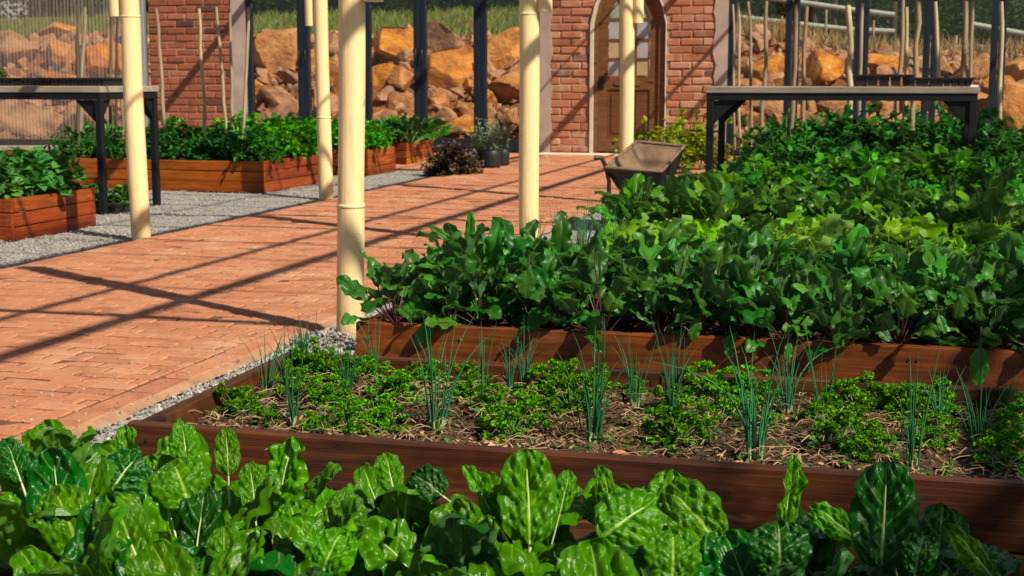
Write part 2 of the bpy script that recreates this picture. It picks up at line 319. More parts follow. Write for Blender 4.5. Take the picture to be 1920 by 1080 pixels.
# ------------------------------------------------------------------ mesh helpers
class MB:
    def __init__(s): s.v = []; s.f = []; s.uv = []; s.mi = []; s.tint = []; s.sm = []
    def add(s, vs, fs, uvs=None, mi=0, tint=0.5, smooth=False):
        o = len(s.v); s.v.extend([tuple(p) for p in vs])
        for k, f in enumerate(fs):
            s.f.append(tuple(i+o for i in f)); s.mi.append(mi); s.tint.append(tint); s.sm.append(smooth)
            s.uv.extend([uvs[i] for i in f] if uvs else [(0.5, 0.5)]*len(f))
    def box(s, lo, hi, mi=0, tint=0.5, bev=0.0):
        x0, y0, z0 = lo; x1, y1, z1 = hi
        if bev <= 0:
            vs = [(x0,y0,z0),(x1,y0,z0),(x1,y1,z0),(x0,y1,z0),(x0,y0,z1),(x1,y0,z1),(x1,y1,z1),(x0,y1,z1)]
            s.add(vs, [(0,3,2,1),(4,5,6,7),(0,1,5,4),(1,2,6,5),(2,3,7,6),(3,0,4,7)], None, mi, tint); return
        b = bev; c = Vector(((x0+x1)/2,(y0+y1)/2,(z0+z1)/2)); h = Vector(((x1-x0)/2,(y1-y0)/2,(z1-z0)/2))
        vs = []; idx = {}
        for sx in (-1,1):
            for sy in (-1,1):
                for sz in (-1,1):
                    for ax in range(3):
                        p = [h[i]-b for i in range(3)]; p[ax] = h[ax]
                        idx[(sx,sy,sz,ax)] = len(vs); vs.append((c.x+sx*p[0], c.y+sy*p[1], c.z+sz*p[2]))
        fs = []
        def q(*k):
            f = [idx[i] for i in k]; a, b_, c_ = (Vector(vs[i]) for i in f[:3]); n = (b_-a).cross(c_-a)
            ce = sum((Vector(vs[i]) for i in f), Vector())/len(f)
            if n.dot(ce-c) < 0: f.reverse()
            fs.append(tuple(f))
        S = (-1, 1)
        for sg in S:
            q((sg,-1,-1,0),(sg,1,-1,0),(sg,1,1,0),(sg,-1,1,0)); q((-1,sg,-1,1),(1,sg,-1,1),(1,sg,1,1),(-1,sg,1,1)); q((-1,-1,sg,2),(1,-1,sg,2),(1,1,sg,2),(-1,1,sg,2))
        for a in S:
            for b_ in S:
                q((a,b_,-1,0),(a,b_,1,0),(a,b_,1,1),(a,b_,-1,1)); q((a,-1,b_,0),(a,1,b_,0),(a,1,b_,2),(a,-1,b_,2)); q((-1,a,b_,1),(1,a,b_,1),(1,a,b_,2),(-1,a,b_,2))
                for c_ in S: q((a,b_,c_,0),(a,b_,c_,1),(a,b_,c_,2))
        s.add(vs, fs, None, mi, tint)
    def tube(s, pts, rad, n=8, mi=0, cap=True, uvu=True, tint=0.5):
        pts = [Vector(p) for p in pts]; rad = rad if isinstance(rad, (list, tuple)) else [rad]*len(pts)
        vs = []; uv = []; prev = None
        for i, p in enumerate(pts):
            t = (pts[min(i+1, len(pts)-1)]-pts[max(i-1, 0)]).normalized()
            if prev is None: a = t.orthogonal().normalized()
            else:
                a = prev-t*prev.dot(t); a = a.normalized() if a.length > 1e-6 else t.orthogonal().normalized()
            prev = a; b = t.cross(a)
            for k in range(n):
                th = 2*math.pi*k/n; vs.append(p+(a*math.cos(th)+b*math.sin(th))*rad[i]); uv.append((i/(len(pts)-1), k/n))
        fs = [(i*n+k, i*n+(k+1) % n, (i+1)*n+(k+1) % n, (i+1)*n+k) for i in range(len(pts)-1) for k in range(n)]
        s.add(vs, fs, uv, mi, tint, True)
        if cap:
            s.add(vs[:n], [tuple(reversed(range(n)))], None, mi, tint); s.add(vs[-n:], [tuple(range(n))], None, mi, tint)
    def lathe(s, prof, n=16, c=(0,0,0), mi=0):
        vs = [(c[0]+r*math.cos(2*math.pi*k/n), c[1]+r*math.sin(2*math.pi*k/n), c[2]+z) for r, z in prof for k in range(n)]
        fs = [(i*n+k, i*n+(k+1) % n, (i+1)*n+(k+1) % n, (i+1)*n+k) for i in range(len(prof)-1) for k in range(n)]
        s.add(vs, fs, None, mi, 0.5, True)
    def prism(s, poly, y0, y1, mi=0):     # polygon in XZ pushed along Y
        n = len(poly); vs = [(x, y0, z) for x, z in poly]+[(x, y1, z) for x, z in poly]
        ar = sum(poly[i][0]*poly[(i+1) % n][1]-poly[(i+1) % n][0]*poly[i][1] for i in range(n))
        fs = [tuple(range(n)), tuple(reversed(range(n, 2*n)))]+[(i, i+n, (i+1) % n+n, (i+1) % n) for i in range(n)]
        if ar < 0: fs = [tuple(reversed(f)) for f in fs]
        s.add(vs, fs, None, mi)
    def merge(s, o, mt=None):
        k = len(s.v); s.v.extend([tuple(mt @ Vector(p)) for p in o.v] if mt else o.v)
        s.f.extend([tuple(i+k for i in f) for f in o.f]); s.uv.extend(o.uv); s.mi.extend(o.mi); s.tint.extend(o.tint); s.sm.extend(o.sm)
    def mesh(s, name, mats):
        me = bpy.data.meshes.new(name); me.from_pydata(s.v, [], s.f)
        for m in (mats if isinstance(mats, (list, tuple)) else [mats]): me.materials.append(m)
        me.polygons.foreach_set('material_index', s.mi); me.polygons.foreach_set('use_smooth', s.sm)
        ul = me.uv_layers.new(name='UVMap'); ul.data.foreach_set('uv', [c for p in s.uv for c in p])
        a = me.attributes.new('tint', 'FLOAT', 'FACE'); a.data.foreach_set('value', s.tint)
        me.update(); return me
def link(name, me, parent=None, loc=None):
    o = bpy.data.objects.new(name, me); COL.objects.link(o)
    if parent is not None: o.parent = parent
    if loc is not None: o.location = loc
    return o
def obj(name, mb, mats, parent=None, loc=None): return link(name, mb.mesh(name, mats), parent, loc)
def tag(o, label=None, cat=None, group=None, kind=None):
    if label: o['label'] = label
    if cat: o['category'] = cat
    if group: o['group'] = group
    if kind: o['kind'] = kind
    return o
def thing(name, loc, label, cat, group=None):
    o = bpy.data.objects.new(name, None); o.empty_display_size = 0.1; COL.objects.link(o); o.location = loc
    return tag(o, label, cat, group)
def copy_tree(o, parent=None):
    c = o.copy(); COL.objects.link(c)
    if parent is not None: c.parent = parent
    for ch in list(o.children): copy_tree(ch, c)
    return c
ORD = ['first','second','third','fourth','fifth','sixth','seventh','eighth','ninth','tenth','eleventh','twelfth','thirteenth','fourteenth','fifteenth','sixteenth','seventeenth','eighteenth','nineteenth','twentieth','twenty-first','twenty-second','twenty-third','twenty-fourth','twenty-fifth','twenty-sixth','twenty-seventh','twenty-eighth']
def fbm(p, s=1.0): return noise.fractal(Vector(p)*s, 1.0, 2.0, 4)

# ------------------------------------------------------------------ ground, path, gravel
PL, PR = -4.47, -2.22
def sheet(name, x0, x1, y0, y1, z, mat, kind='structure', nx=1, ny=1, h=None):
    b = MB(); vs = []
    for j in range(ny+1):
        for i in range(nx+1):
            x = x0+(x1-x0)*i/nx; y = y0+(y1-y0)*j/ny; vs.append((x, y, z+(h(x, y) if h else 0)))
    b.add(vs, [(j*(nx+1)+i, j*(nx+1)+i+1, (j+1)*(nx+1)+i+1, (j+1)*(nx+1)+i) for j in range(ny) for i in range(nx)], None, 0, 0.5, True)
    return tag(obj(name, b, mat), kind=kind)
def field(x, y):
    k = max(0.0, min(1.0, (-1.5-x)/3.0)); return (0.02+0.062*k)*max(0.0, min(y, 37)-24)
def bankz(x, y):
    t = max(0.0, min(1.0, (y-19.0)/4.6)); top = 1.72 if x < -3 else 1.72-0.42*min(1, (x+3)/3.0)
    return top*(t*t*(3-2*t))
sheet('ground', -300, 300, -60, 500, -0.12, M['earth'])
sheet('gravel', -18, 8, -6, 18.12, 0.0, M['gravel'], 'structure', 130, 120, lambda x, y: 0.012*fbm((x, y, 0), 3)-0.003)
sheet('hillside', -40, 30, 18.5, 60, -0.06, M['earth'], 'structure', 140, 84, lambda x, y: bankz(x, y)+(0.10*fbm((x, y, 2), 0.8) if y > 19 else 0)+field(x, y))

def pavers(b, x0, x1, y0, y1, L=0.172, W=0.076, gap=0.0085):
    j = 0; y = y0
    while y < y1-0.02:
        off = (0.5 if j % 2 else 0.0)*L+rnd.uniform(-0.012, 0.012)
        x = x0-off
        while x < x1:
            a, c = max(x, x0), min(x+L, x1)
            if c-a > 0.03:
                dz = rnd.gauss(0, 0.0016); g = gap/2+rnd.uniform(-0.001, 0.0018)
                xs = [a+g, c-g]; ys = [y+g, y+W-g]; h = 0.022+dz; ch = 0.0035; tl = rnd.gauss(0, 0.0012); tw = rnd.gauss(0, 0.001)
                vs = [(xs[0],ys[0],0),(xs[1],ys[0],0),(xs[1],ys[1],0),(xs[0],ys[1],0),
                      (xs[0],ys[0],h-ch),(xs[1],ys[0],h-ch),(xs[1],ys[1],h-ch),(xs[0],ys[1],h-ch),
                      (xs[0]+ch,ys[0]+ch,h+tl),(xs[1]-ch,ys[0]+ch,h-tl),(xs[1]-ch,ys[1]-ch,h-tl+tw),(xs[0]+ch,ys[1]-ch,h+tl+tw)]
                b.add(vs, [(8,9,10,11),(4,5,9,8),(5,6,10,9),(6,7,11,10),(7,4,8,11),(0,1,5,4),(1,2,6,5),(2,3,7,6),(3,0,4,7)], None, 0, min(1, max(0, rnd.gauss(0.5, 0.17))))
            x += L
        y += W; j += 1
pb = MB(); pavers(pb, PL+0.11, PR-0.11, 0.6, 18.1)
for x0 in (PL, PR-0.108):       # header course on each edge
    y = 0.6
    while y < (13.4 if x0 == PL else 18.0):
        pb.box((x0+0.003, y+0.003, 0), (x0+0.105, y+0.219, 0.022+rnd.gauss(0, 0.0015)), 0, min(1, max(0, rnd.gauss(0.5, 0.24))), 0.005); y += 0.222
pavers(pb, -6.4, PL-0.002, 14.72, 18.1); pavers(pb, PR+0.004, -0.9, 13.2, 18.1)
tag(obj('brick_path', pb, M['pave']), kind='structure')
jb = MB(); jb.box((PL, 0.6, 0.002), (PR, 18.1, 0.0178)); jb.box((-6.4, 14.72, 0.002), (PL-0.002, 18.1, 0.018)); jb.box((PR+0.002, 13.2, 0.002), (-0.9, 18.1, 0.018))
tag(obj('path_bedding', jb, M['mortar_red']), kind='structure')
hb = MB()
for x0, x1, ya, yb in ((PR+0.001, PR+0.055, 0.6, 13.1), (PL-0.05, PL-0.001, 0.6, 14.6)):
    vs = []; n = 150
    for i in range(n+1):
        y = ya+(yb-ya)*i/n; e = 0.03*fbm((x0*9, y, 1), 7)-0.02; inner, outer = (x0, x1+e) if x0 > -3 else (x1, x0-e)
        vs += [(inner, y, 0.021), (outer, y, 0.004)]
    hb.add(vs, [(2*i, 2*i+1, 2*i+3, 2*i+2) if x0 > -3 else (2*i+1, 2*i, 2*i+2, 2*i+3) for i in range(n)], None, 0, 0.5, True)
tag(obj('path_edging', hb, M['haunch']), kind='structure')
# loose stones on the gravel (uncountable)
gb = MB()
OCT = [Vector((1,0,0)),Vector((0,1,0)),Vector((-1,0,0)),Vector((0,-1,0)),Vector((0,0,1)),Vector((0,0,-1))]
OF = [(0,1,4),(1,2,4),(2,3,4),(3,0,4),(1,0,5),(2,1,5),(3,2,5),(0,3,5)]
def pebble(x, y, r, z=0.0):
    q = Quaternion((rnd.gauss(0,1), rnd.gauss(0,1), rnd.gauss(0,1), rnd.gauss(0,1))).normalized()
    sc = Vector((rnd.uniform(0.7,1.3), rnd.uniform(0.6,1.1), rnd.uniform(0.5,0.9)))*r
    gb.add([q @ Vector((p.x*sc.x*rnd.uniform(.7,1.2), p.y*sc.y*rnd.uniform(.7,1.2), p.z*sc.z*rnd.uniform(.7,1.2)))+Vector((x, y, z+r*0.35)) for p in OCT], OF, None, 0, rnd.random())
for _ in range(9000):
    y = rnd.uniform(2.0, 5.6); pebble(rnd.uniform(PR+0.03, -1.5), y, rnd.uniform(0.005, 0.011))
for _ in range(6500):
    y = rnd.uniform(5.5, 14.6); x = rnd.uniform(-7.2, PL-0.03) if y > 8.5 else rnd.uniform(-5.4, PL-0.03)
    pebble(x, y, rnd.uniform(0.005, 0.010))
for _ in range(220): pebble(rnd.uniform(PR-0.35, PR+0.05), rnd.uniform(2.6, 5.6), rnd.uniform(0.003, 0.006), 0.021)
for _ in range(700): 
    a = rnd.uniform(0, 6.28); r = abs(rnd.gauss(0, 0.11)); pebble(-2.07+r*math.cos(a)*1.4, 4.95+r*math.sin(a), rnd.uniform(0.006, 0.012), max(0, 0.05-r*0.3)*rnd.random())
tag(obj('gravel_stones', gb, M['stone']), 'loose grey gravel stones between the brick path and the beds', 'gravel', kind='stuff')

# ------------------------------------------------------------------ poles and roof frame
PZ = 2.72
POLES = [  # bottom pixel x, base point, top pixel x at y=0, radius, joint height, side of brace, words
    (264, (-4.535, 7.87), 243, 0.0575, 1.37, -1, 'pale yellow painted pole in the gravel beside the left bench'),
    (611, (-4.56, 10.96), 601, 0.0575, 0.68, -1, 'pale yellow pole beside the long bed corner on the left path edge'),
    (658, (-2.02, 5.05), 658, 0.051, 0.52, 1, 'nearest pale yellow pole, standing by the corner of the beet bed'),
    (993, (-2.10, 7.95), 992, 0.056, 1.36, 1, 'pale yellow pole rising behind the beet leaves, left of the arched door'),
    (1175, (-2.12, 11.05), 1175, 0.055, 1.9, 1, 'pale yellow pole in front of the arched door, behind the wheelbarrow')]
for (bx, (X, Y), tx, r, jz, sd, lab) in POLES:
    X = at(bx, 300, 0).x if False else X
    g = aty(bx, 400, Y); X = g.x
    # lean so that the pole also meets its upper place
    t1 = aty(tx, 0, Y); b1 = None
    for py in range(200, 700, 2):
        p = aty(bx, py, Y)
        if p.z < 0.0: b1 = p; break
    slope = (t1.x-b1.x)/(t1.z-b1.z)
    t = thing('painted_pole', (b1.x, Y, 0), lab, 'pole', 'pale yellow roof poles')
    b = MB(); n = 24
    pts = []; rr = []
    for i in range(n+1):
        z = -0.05+(PZ+0.05)*i/n; pts.append((slope*z+0.004*math.sin(z*3+X), 0.004*math.cos(z*2.3+Y), z))
        rr.append(r*(1.03 if z < jz else 0.985)*(1+0.012*math.sin(z*5+Y*3)))
    for za, zb, kr in ((-0.05, jz, 1.03), (jz+0.001, PZ, 0.985)):
        pp = []; r2 = []; m_ = max(4, int((zb-za)/0.12))
        for i in range(m_+1):
            z = za+(zb-za)*i/m_; f_ = min(1, abs(z-jz)*3); pp.append((slope*z+f_*0.004*math.sin(z*3+X), f_*0.004*math.cos(z*2.3+Y), z)); r2.append(r*kr*(1+0.010*math.sin(z*5+Y*3)*f_))
        b.tube(pp, r2, 24)
    obj('shaft', b, M['yellow'], t)
    b = MB(); rc = r*1.05
    b.lathe([(r*0.9, -0.009), (rc, -0.008), (rc*1.012, -0.001), (rc, 0.006), (r*0.9, 0.008)], 20, (slope*jz, 0, jz)); obj('joint_ring', b, M['yellow'], t)
    bz = {0: 1.37}.get(0); bz = {264: 1.37, 611: 1.42, 658: 1.28, 993: 1.37, 1175: 1.42}[bx]
    b = MB(); ox = sd*(r+0.035); b.tube([(slope*bz+ox, 0.0, bz), (slope*2+ox, 0, 2.0), (slope*PZ+ox, 0, PZ-0.02)], r*0.78, 18); obj('brace_post', b, M['yellow'], t)
t = thing('roof_frame', (0, 0, 0), 'open frame of beams and rafters carried on the yellow poles overhead', 'roof frame')
for X, z, r, y0, y1 in ((-2.1, PZ+0.05, 0.045, 1.5, 18.0), (-4.55, PZ+0.05, 0.055, 1.5, 18.0), (-8.0, PZ+0.05, 0.05, 6, 18.0)):
    b = MB(); b.tube([(X, y0, z), (X, (y0+y1)/2, z), (X, y1, z)], r, 14); obj('plate_beam', b, M['yellow'], t)
for X, z, r in ((-0.40, 2.95, 0.042), (-0.86, 2.98, 0.025), (-2.6, 2.98, 0.012), (2.75, 3.05, 0.04)):
    b = MB(); b.tube([(X, -0.5, z), (X, 9, z), (X, 18.0, z)], r, 10); obj('purlin', b, M['yellow'], t)
for i, (Y, r) in enumerate(((3.72, 0.035), (6.3, 0.016), (7.15, 0.022), (7.95, 0.035), (8.7, 0.014), (4.5, 0.010), (5.6, 0.011), (8.3, 0.010), (9.15, 0.012), (10.3, 0.013), (9.6, 0.02), (11.05, 0.035), (12.6, 0.02), (14.1, 0.035), (15.6, 0.02))):
    b = MB(); b.tube([(-4.7, Y+0.12, 2.86), (-2.1, Y, 2.9), (2.6, Y-0.15, 3.1)], r, 10); obj('rafter', b, M['yellow'], t)

# ------------------------------------------------------------------ raised beds
def plank_mesh(L, H, T, name='plank'):
    b = MB(); nx = max(2, int(L/0.15)); bev = 0.004
    sec = [(-T/2+bev, 0), (T/2-bev, 0), (T/2, bev), (T/2, H-bev), (T/2-bev, H), (-T/2+bev, H), (-T/2, H-bev), (-T/2, bev)]
    vs = []; sd = rnd.uniform(0, 99)
    for i in range(nx+1):
        x = L*i/nx; wz = 0.003*math.sin(x*2.1+sd); wy = 0.004*math.sin(x*1.3+sd*2)
        vs += [(x, y+wy, z+(wz if z > H/2 else 0)) for y, z in sec]
    k = len(sec); fs = [(i*k+(j+1) % k, i*k+j, (i+1)*k+j, (i+1)*k+(j+1) % k) for i in range(nx) for j in range(k)]
    fs = [tuple(reversed(f)) for f in fs]
    fs += [tuple(range(k)), tuple(nx*k+j for j in reversed(range(k)))]
    fs = [tuple(reversed(f)) if q >= nx*k else f for q, f in enumerate(fs)]
    b.add(vs, fs)
    for x in (0.045, L-0.045)+((L*0.5-0.012, L*0.5+0.012) if L > 2 else ()):
        for z in (H*0.27, H*0.74):
            for sg in (-1, 1):
                yc = sg*(T/2+0.006*0.75); q = [(x+0.0042*math.cos(a*math.pi/4), yc, z+0.0042*math.sin(a*math.pi/4)) for a in range(8)]
                b.add(q, [tuple(range(8)) if sg < 0 else tuple(reversed(range(8)))], None, 1)
    return b
def bed(label, x0, x1, y0, y1, H, rows, soilz, mats, group='raised beds', T=0.032, post=False, name='raised_bed'):
    t = thing(name, (x0, y0, 0), label, 'raised bed', group)
    fm, sm_ = mats; h = H/rows
    for k in range(rows):
        z = k*h+0.001
        for side in range(4):
            L = (x1-x0) if side in (0, 2) else (y1-y0-2*T-0.004)
            b = plank_mesh(L, h-0.004, T); o = obj('plank', b, [fm if side in (0, 2) else sm_, M['iron']], t)
            if side == 0: o.location = (0, T/2, z)
            elif side == 2: o.location = (0, y1-y0-T/2, z)
            else:
                o.rotation_euler = (0, 0, math.pi/2); o.location = ((T/2 if side == 3 else x1-x0-T/2), T+0.002, z-0.002)
    if post:
        for px_, py_ in ((x1-x0-T-0.03, T+0.025), (x1-x0-T-0.03, y1-y0-T-0.025)):
            b = MB(); b.box((px_-0.025, py_-0.02, 0), (px_+0.025, py_+0.02, H-0.01), 0, .5, .003); obj('corner_post', b, sm_, t)
    b = MB(); nx = max(8, int((x1-x0)/0.035)); ny = max(6, int((y1-y0)/0.035)); vs = []
    for j in range(ny+1):
        for i in range(nx+1):
            x = T+0.001+(x1-x0-2*T-0.002)*i/nx; y = T+0.001+(y1-y0-2*T-0.002)*j/ny
            vs.append((x, y, soilz+0.022*fbm((x+x0, y+y0, 0), 9)+0.012*noise.noise(Vector((x*40, y*40, x0)))))
    b.add(vs, [(j*(nx+1)+i, j*(nx+1)+i+1, (j+1)*(nx+1)+i+1, (j+1)*(nx+1)+i) for j in range(ny) for i in range(nx)], None, 0, .5, True)
    obj('soil', b, M['soil'], t); return t
BH = 0.27
HB = (-1.575, 1.7, 2.66, 3.515); BB = (-1.575, 1.7, 4.0, 4.87)
bed('nearest raised bed, its boards hidden behind the glossy chard leaves', -1.62, 1.5, 1.28, 2.2, 0.25, 2, 0.205, (M['plank_old'], M['plank_old']))
bed('dark stained raised bed holding parsley and spring onions', *HB, BH, 2, 0.215, (M['plank_old'], M['plank_old']))
bed('reddish brown raised bed under the row of beet leaves', *BB, BH, 2, 0.235, (M['plank'], M['plank']))
for (lab, y0, xl) in (('raised bed of pale lettuce behind the beet bed', 5.34, -1.5), ('raised bed of light spinach in front of the wheelbarrow', 6.68, -1.34), ('raised bed of dark chard beside the wheelbarrow', 8.02, -1.1), ('raised bed of kale in front of the right bench', 9.35, -0.98), ('raised bed of staked tomatoes behind the right bench', 11.4, -1.1)):
    bed(lab, xl, 2.1, y0, y0+0.87, BH, 2, 0.235, (M['plank'], M['plank']))
FB = (-7.6, -5.26, 7.62, 8.58); LB = (-8.6, -5.36, 11.47, 12.75); MBD = (-8.4, -5.28, 13.75, 14.15); NB = (-8.2, -5.42, 15.38, 16.4)
bed('red stained raised bed of squash at the left edge of the photo', *FB, 0.265, 3, 0.235, (M['plank_red'], M['plank_red']), post=True)
bed('long orange stained raised bed behind the left bench', *LB, 0.28, 3, 0.235, (M['plank_orange'], M['plank_red']), post=True)  # end boards in a darker red than the front boards
bed('raised bed of celery behind the long orange bed', -8.4, -5.26, 13.72, 14.6, 0.27, 3, 0.24, (M['plank'], M['plank_red']), post=True)  # end boards brighter than the front, sunlight put into their colour
bed('farthest left raised bed, with dark kale spilling over its end', *NB, 0.27, 3, 0.24, (M['plank'], M['plank_orange']), post=True)  # orange end boards: the sun falling on them is put into the colour

# ------------------------------------------------------------------ leaves
def leaf(L=1.0, W=0.5, nu=14, nv=8, prof=None, t0=0.1, t1=0.8, fold=0.25, wave=0.05, wf=3.0, puck=0.0, pn=6.0, pet=0.4, petr=0.03, lob=0.0, lf=7, seed=0, twist=0.0, cup=0.0, slant=0.7, petk=1, blade_k=0):
    """blade rises from the origin along +Z, bends towards +Y, its upper face looks to -Y; width along X; the stalk goes down from the origin"""
    rg = random.Random(seed); b = MB(); ph = [rg.uniform(0, 6.28) for _ in range(6)]
    if prof is None: prof = lambda u: min(1.0, 1.62*(max(u, 0.0)**0.6)*(max(1-u, 0)**0.45))
    c = Vector((0, 0, 0)); rows = []
    ds = L/nu
    for i in range(nu+1):
        u = i/nu; th = t0+(t1-t0)*u**1.3
        T = Vector((0, math.sin(th), math.cos(th))); Nn = Vector((0, -math.cos(th), math.sin(th)))
        rows.append((c.copy(), T, Nn, u)); c += T*ds
    vs = []; uv = []
    for (p, T, Nn, u) in rows:
        wu = W/2*max(prof(u), 0.012); tw = twist*(u-0.2)
        X = Vector((math.cos(tw), 0, 0))+Nn*math.sin(tw); N2 = X.cross(T)*-1
        if N2.dot(Nn) < 0: N2 = -N2
        for j in range(nv+1):
            v = -1+2*j/nv; a = abs(v)
            s = 1 if v >= 0 else -1
            off = fold*a*wu - cup*a*a*wu + (0.055*L*math.sin(u*5.2+ph[5])*min(1, u*2) if puck > 0.04 else 0)
            wv = wave*L*(a**2)*(math.sin(u*wf*6.28+ph[0]+s*ph[1])+0.6*math.sin(u*wf*11.3+ph[2]+s*ph[3]))*min(1, u*3)
            off += wv
            if puck:
                q = ((u-slant/2*a)*pn) % 1.0
                bl = (abs(math.sin(math.pi*(q+0.5 if False else q)))**0.7)
                bl = (1-abs(2*((q+0.5) % 1.0)-1)**2.2)
                cell = 0.65+0.6*noise.noise(Vector((math.floor((u-slant/2*a)*pn+0.5)*3.1+seed, s*2.7, seed*1.7)))
                sub = 0.5+0.5*math.sin(a*9+ph[4]+u*7)
                off += 0.55*puck*L*bl*(min(1, a*5)*(1-a**4))*cell*(0.65+0.5*sub)*(0.4+1.1*min(u, 1-u)*2)
                wv_ = W*0.5*v*(0.35+0.65*prof(u)); vd = noise.voronoi(Vector((u*pn*1.15+0.3*noise.noise(Vector((u*6, v*4, seed))), wv_*pn*1.9+s*9, seed*3.3)))[0]
                off += puck*L*0.95*min(0.5, (vd[1]-vd[0]))*1.5*min(1, a*4)*(1-a**6)
                off += puck*L*0.9*noise.noise(Vector((u*3.5, v*2.2, seed)))+0.2*puck*L*noise.noise(Vector((u*14, v*8, seed)))
            lw = 1+lob*math.sin(u*lf*6.28+s*ph[5])*a+lob*0.6*math.sin(u*lf*15.1+s*ph[1])*a
            vs.append(p+X*(v*wu*lw)+N2*off+T*(-0.0)); uv.append((u, (v+1)/2))
    k = nv+1
    b.add(vs, [(i*k+j, i*k+j+1, (i+1)*k+j+1, (i+1)*k+j) for i in range(nu) for j in range(nv)], uv, blade_k, 0.5, True)
    if petr > 0:
        r = petr
        b.tube([(0, -pet*math.sin(t0)*0.5, -pet*L), (0, -pet*math.sin(t0)*0.2, -pet*L*0.5), (0, 0.0, 0.0)]+[tuple(rows[i][0]-rows[i][2]*r*0.55*(1-i/nu)) for i in range(max(1, nu//6), int(nu*0.9), max(1, nu//6))],
               [r*1.15, r, r*0.85]+[r*0.62*(1-i/nu)+0.002*L for i in range(max(1, nu//6), int(nu*0.9), max(1, nu//6))], 6, petk, True)
    return b
def frame(base, tip, facing, width=1.0):
    """matrix that lays a unit leaf from base to tip with its upper face towards facing"""
    z = (tip-base); L = z.length; z.normalize(); y = -(facing-z*facing.dot(z)).normalized(); x = y.cross(z)
    m = Matrix((x, y, z)).transposed().to_4x4(); m = Matrix.Translation(base) @ m @ Matrix.Diagonal((L*width, L, L, 1)); return m
def spin(az, tilt, sc, loc=(0, 0, 0), roll=0.0, wsc=1.0):
    """unit leaf leaning outward to azimuth az by tilt"""
    return Matrix.Translation(loc) @ Matrix.Rotation(az-math.pi/2, 4, 'Z') @ Matrix.Rotation(-tilt, 4, 'X') @ Matrix.Rotation(roll, 4, 'Z') @ Matrix.Diagonal((sc*wsc, sc, sc, 1))

# ---- chard: each leaf is a mesh of its own under its plant
CPROF = lambda u: min(1.0, 1.36*(max(u, 0.0)**0.36)*(max(1-u, 0)**0.38))
CH_V = []
rq = random.Random(55)
for i_ in range(16):
    i = i_ % 9; jw = rq.uniform(0.9, 1.15); jt = rq.uniform(0.8, 1.25)
    b = leaf(1, jw*(0.82, 0.9, 0.72, 0.86, 0.68, 0.95, 0.8, 0.86, 0.74)[i], 44, 32, CPROF, (0.0, 0.1, -0.05, 0.1, 0.0, 0.15, 0.1, 0.05, 0.2)[i], jt*(0.6, 1.3, 0.45, 1.9, 0.3, 1.0, 2.3, 0.8, 1.5)[i],
             (0.1, -0.1, 0.3, -0.25, 0.4, -0.15, 0.1, 0.25, -0.2)[i], (0.035, 0.045, 0.03, 0.05, 0.035, 0.04, 0.04, 0.055, 0.045)[i], (2.2, 2.6, 2.0, 3.0, 2.4, 2.0, 2.7, 3.2, 2.3)[i],
             1.25*(0.075, 0.065, 0.07, 0.08, 0.065, 0.085, 0.065, 0.075, 0.06)[i], 5.2, 0.7, 0.026, 0.04, 3, 100+i_, (0.1, -0.3, 0.2, -0.1, 0.5, 0.1, -0.4, 0.3, -0.5)[i], 0.1)
    CH_V.append(b.mesh('leaf', [M['chard'], M['chard_stem']]))
CH_H = []
for i, (W, t0, t1, fo, wv, pk) in enumerate(((0.78, -0.1, 0.45, 0.08, 0.016, 0.05), (0.74, -0.1, 0.7, -0.1, 0.022, 0.05), (1.0, -0.15, 0.9, 0.05, 0.024, 0.055), (0.5, 0, 0.4, 0.6, 0.035, 0.04), (0.95, -0.1, 1.3, -0.3, 0.028, 0.065))):
    CH_H.append(leaf(1, W*1.04, 50, 36, CPROF, t0, t1, fo, wv*1.9, 2.1, pk*1.9, 5.2, 0.8, 0.026, 0.03, 3, 200+i, 0.08*(-1)**i, 0.05).mesh('leaf', [M['chard'], M['chard_stem']]))
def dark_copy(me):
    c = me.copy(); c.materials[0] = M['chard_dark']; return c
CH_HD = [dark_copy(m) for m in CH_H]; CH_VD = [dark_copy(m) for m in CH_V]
chards = []
rowsY = ((1.50, 'front'), (1.76, 'middle'), (2.02, 'back'))
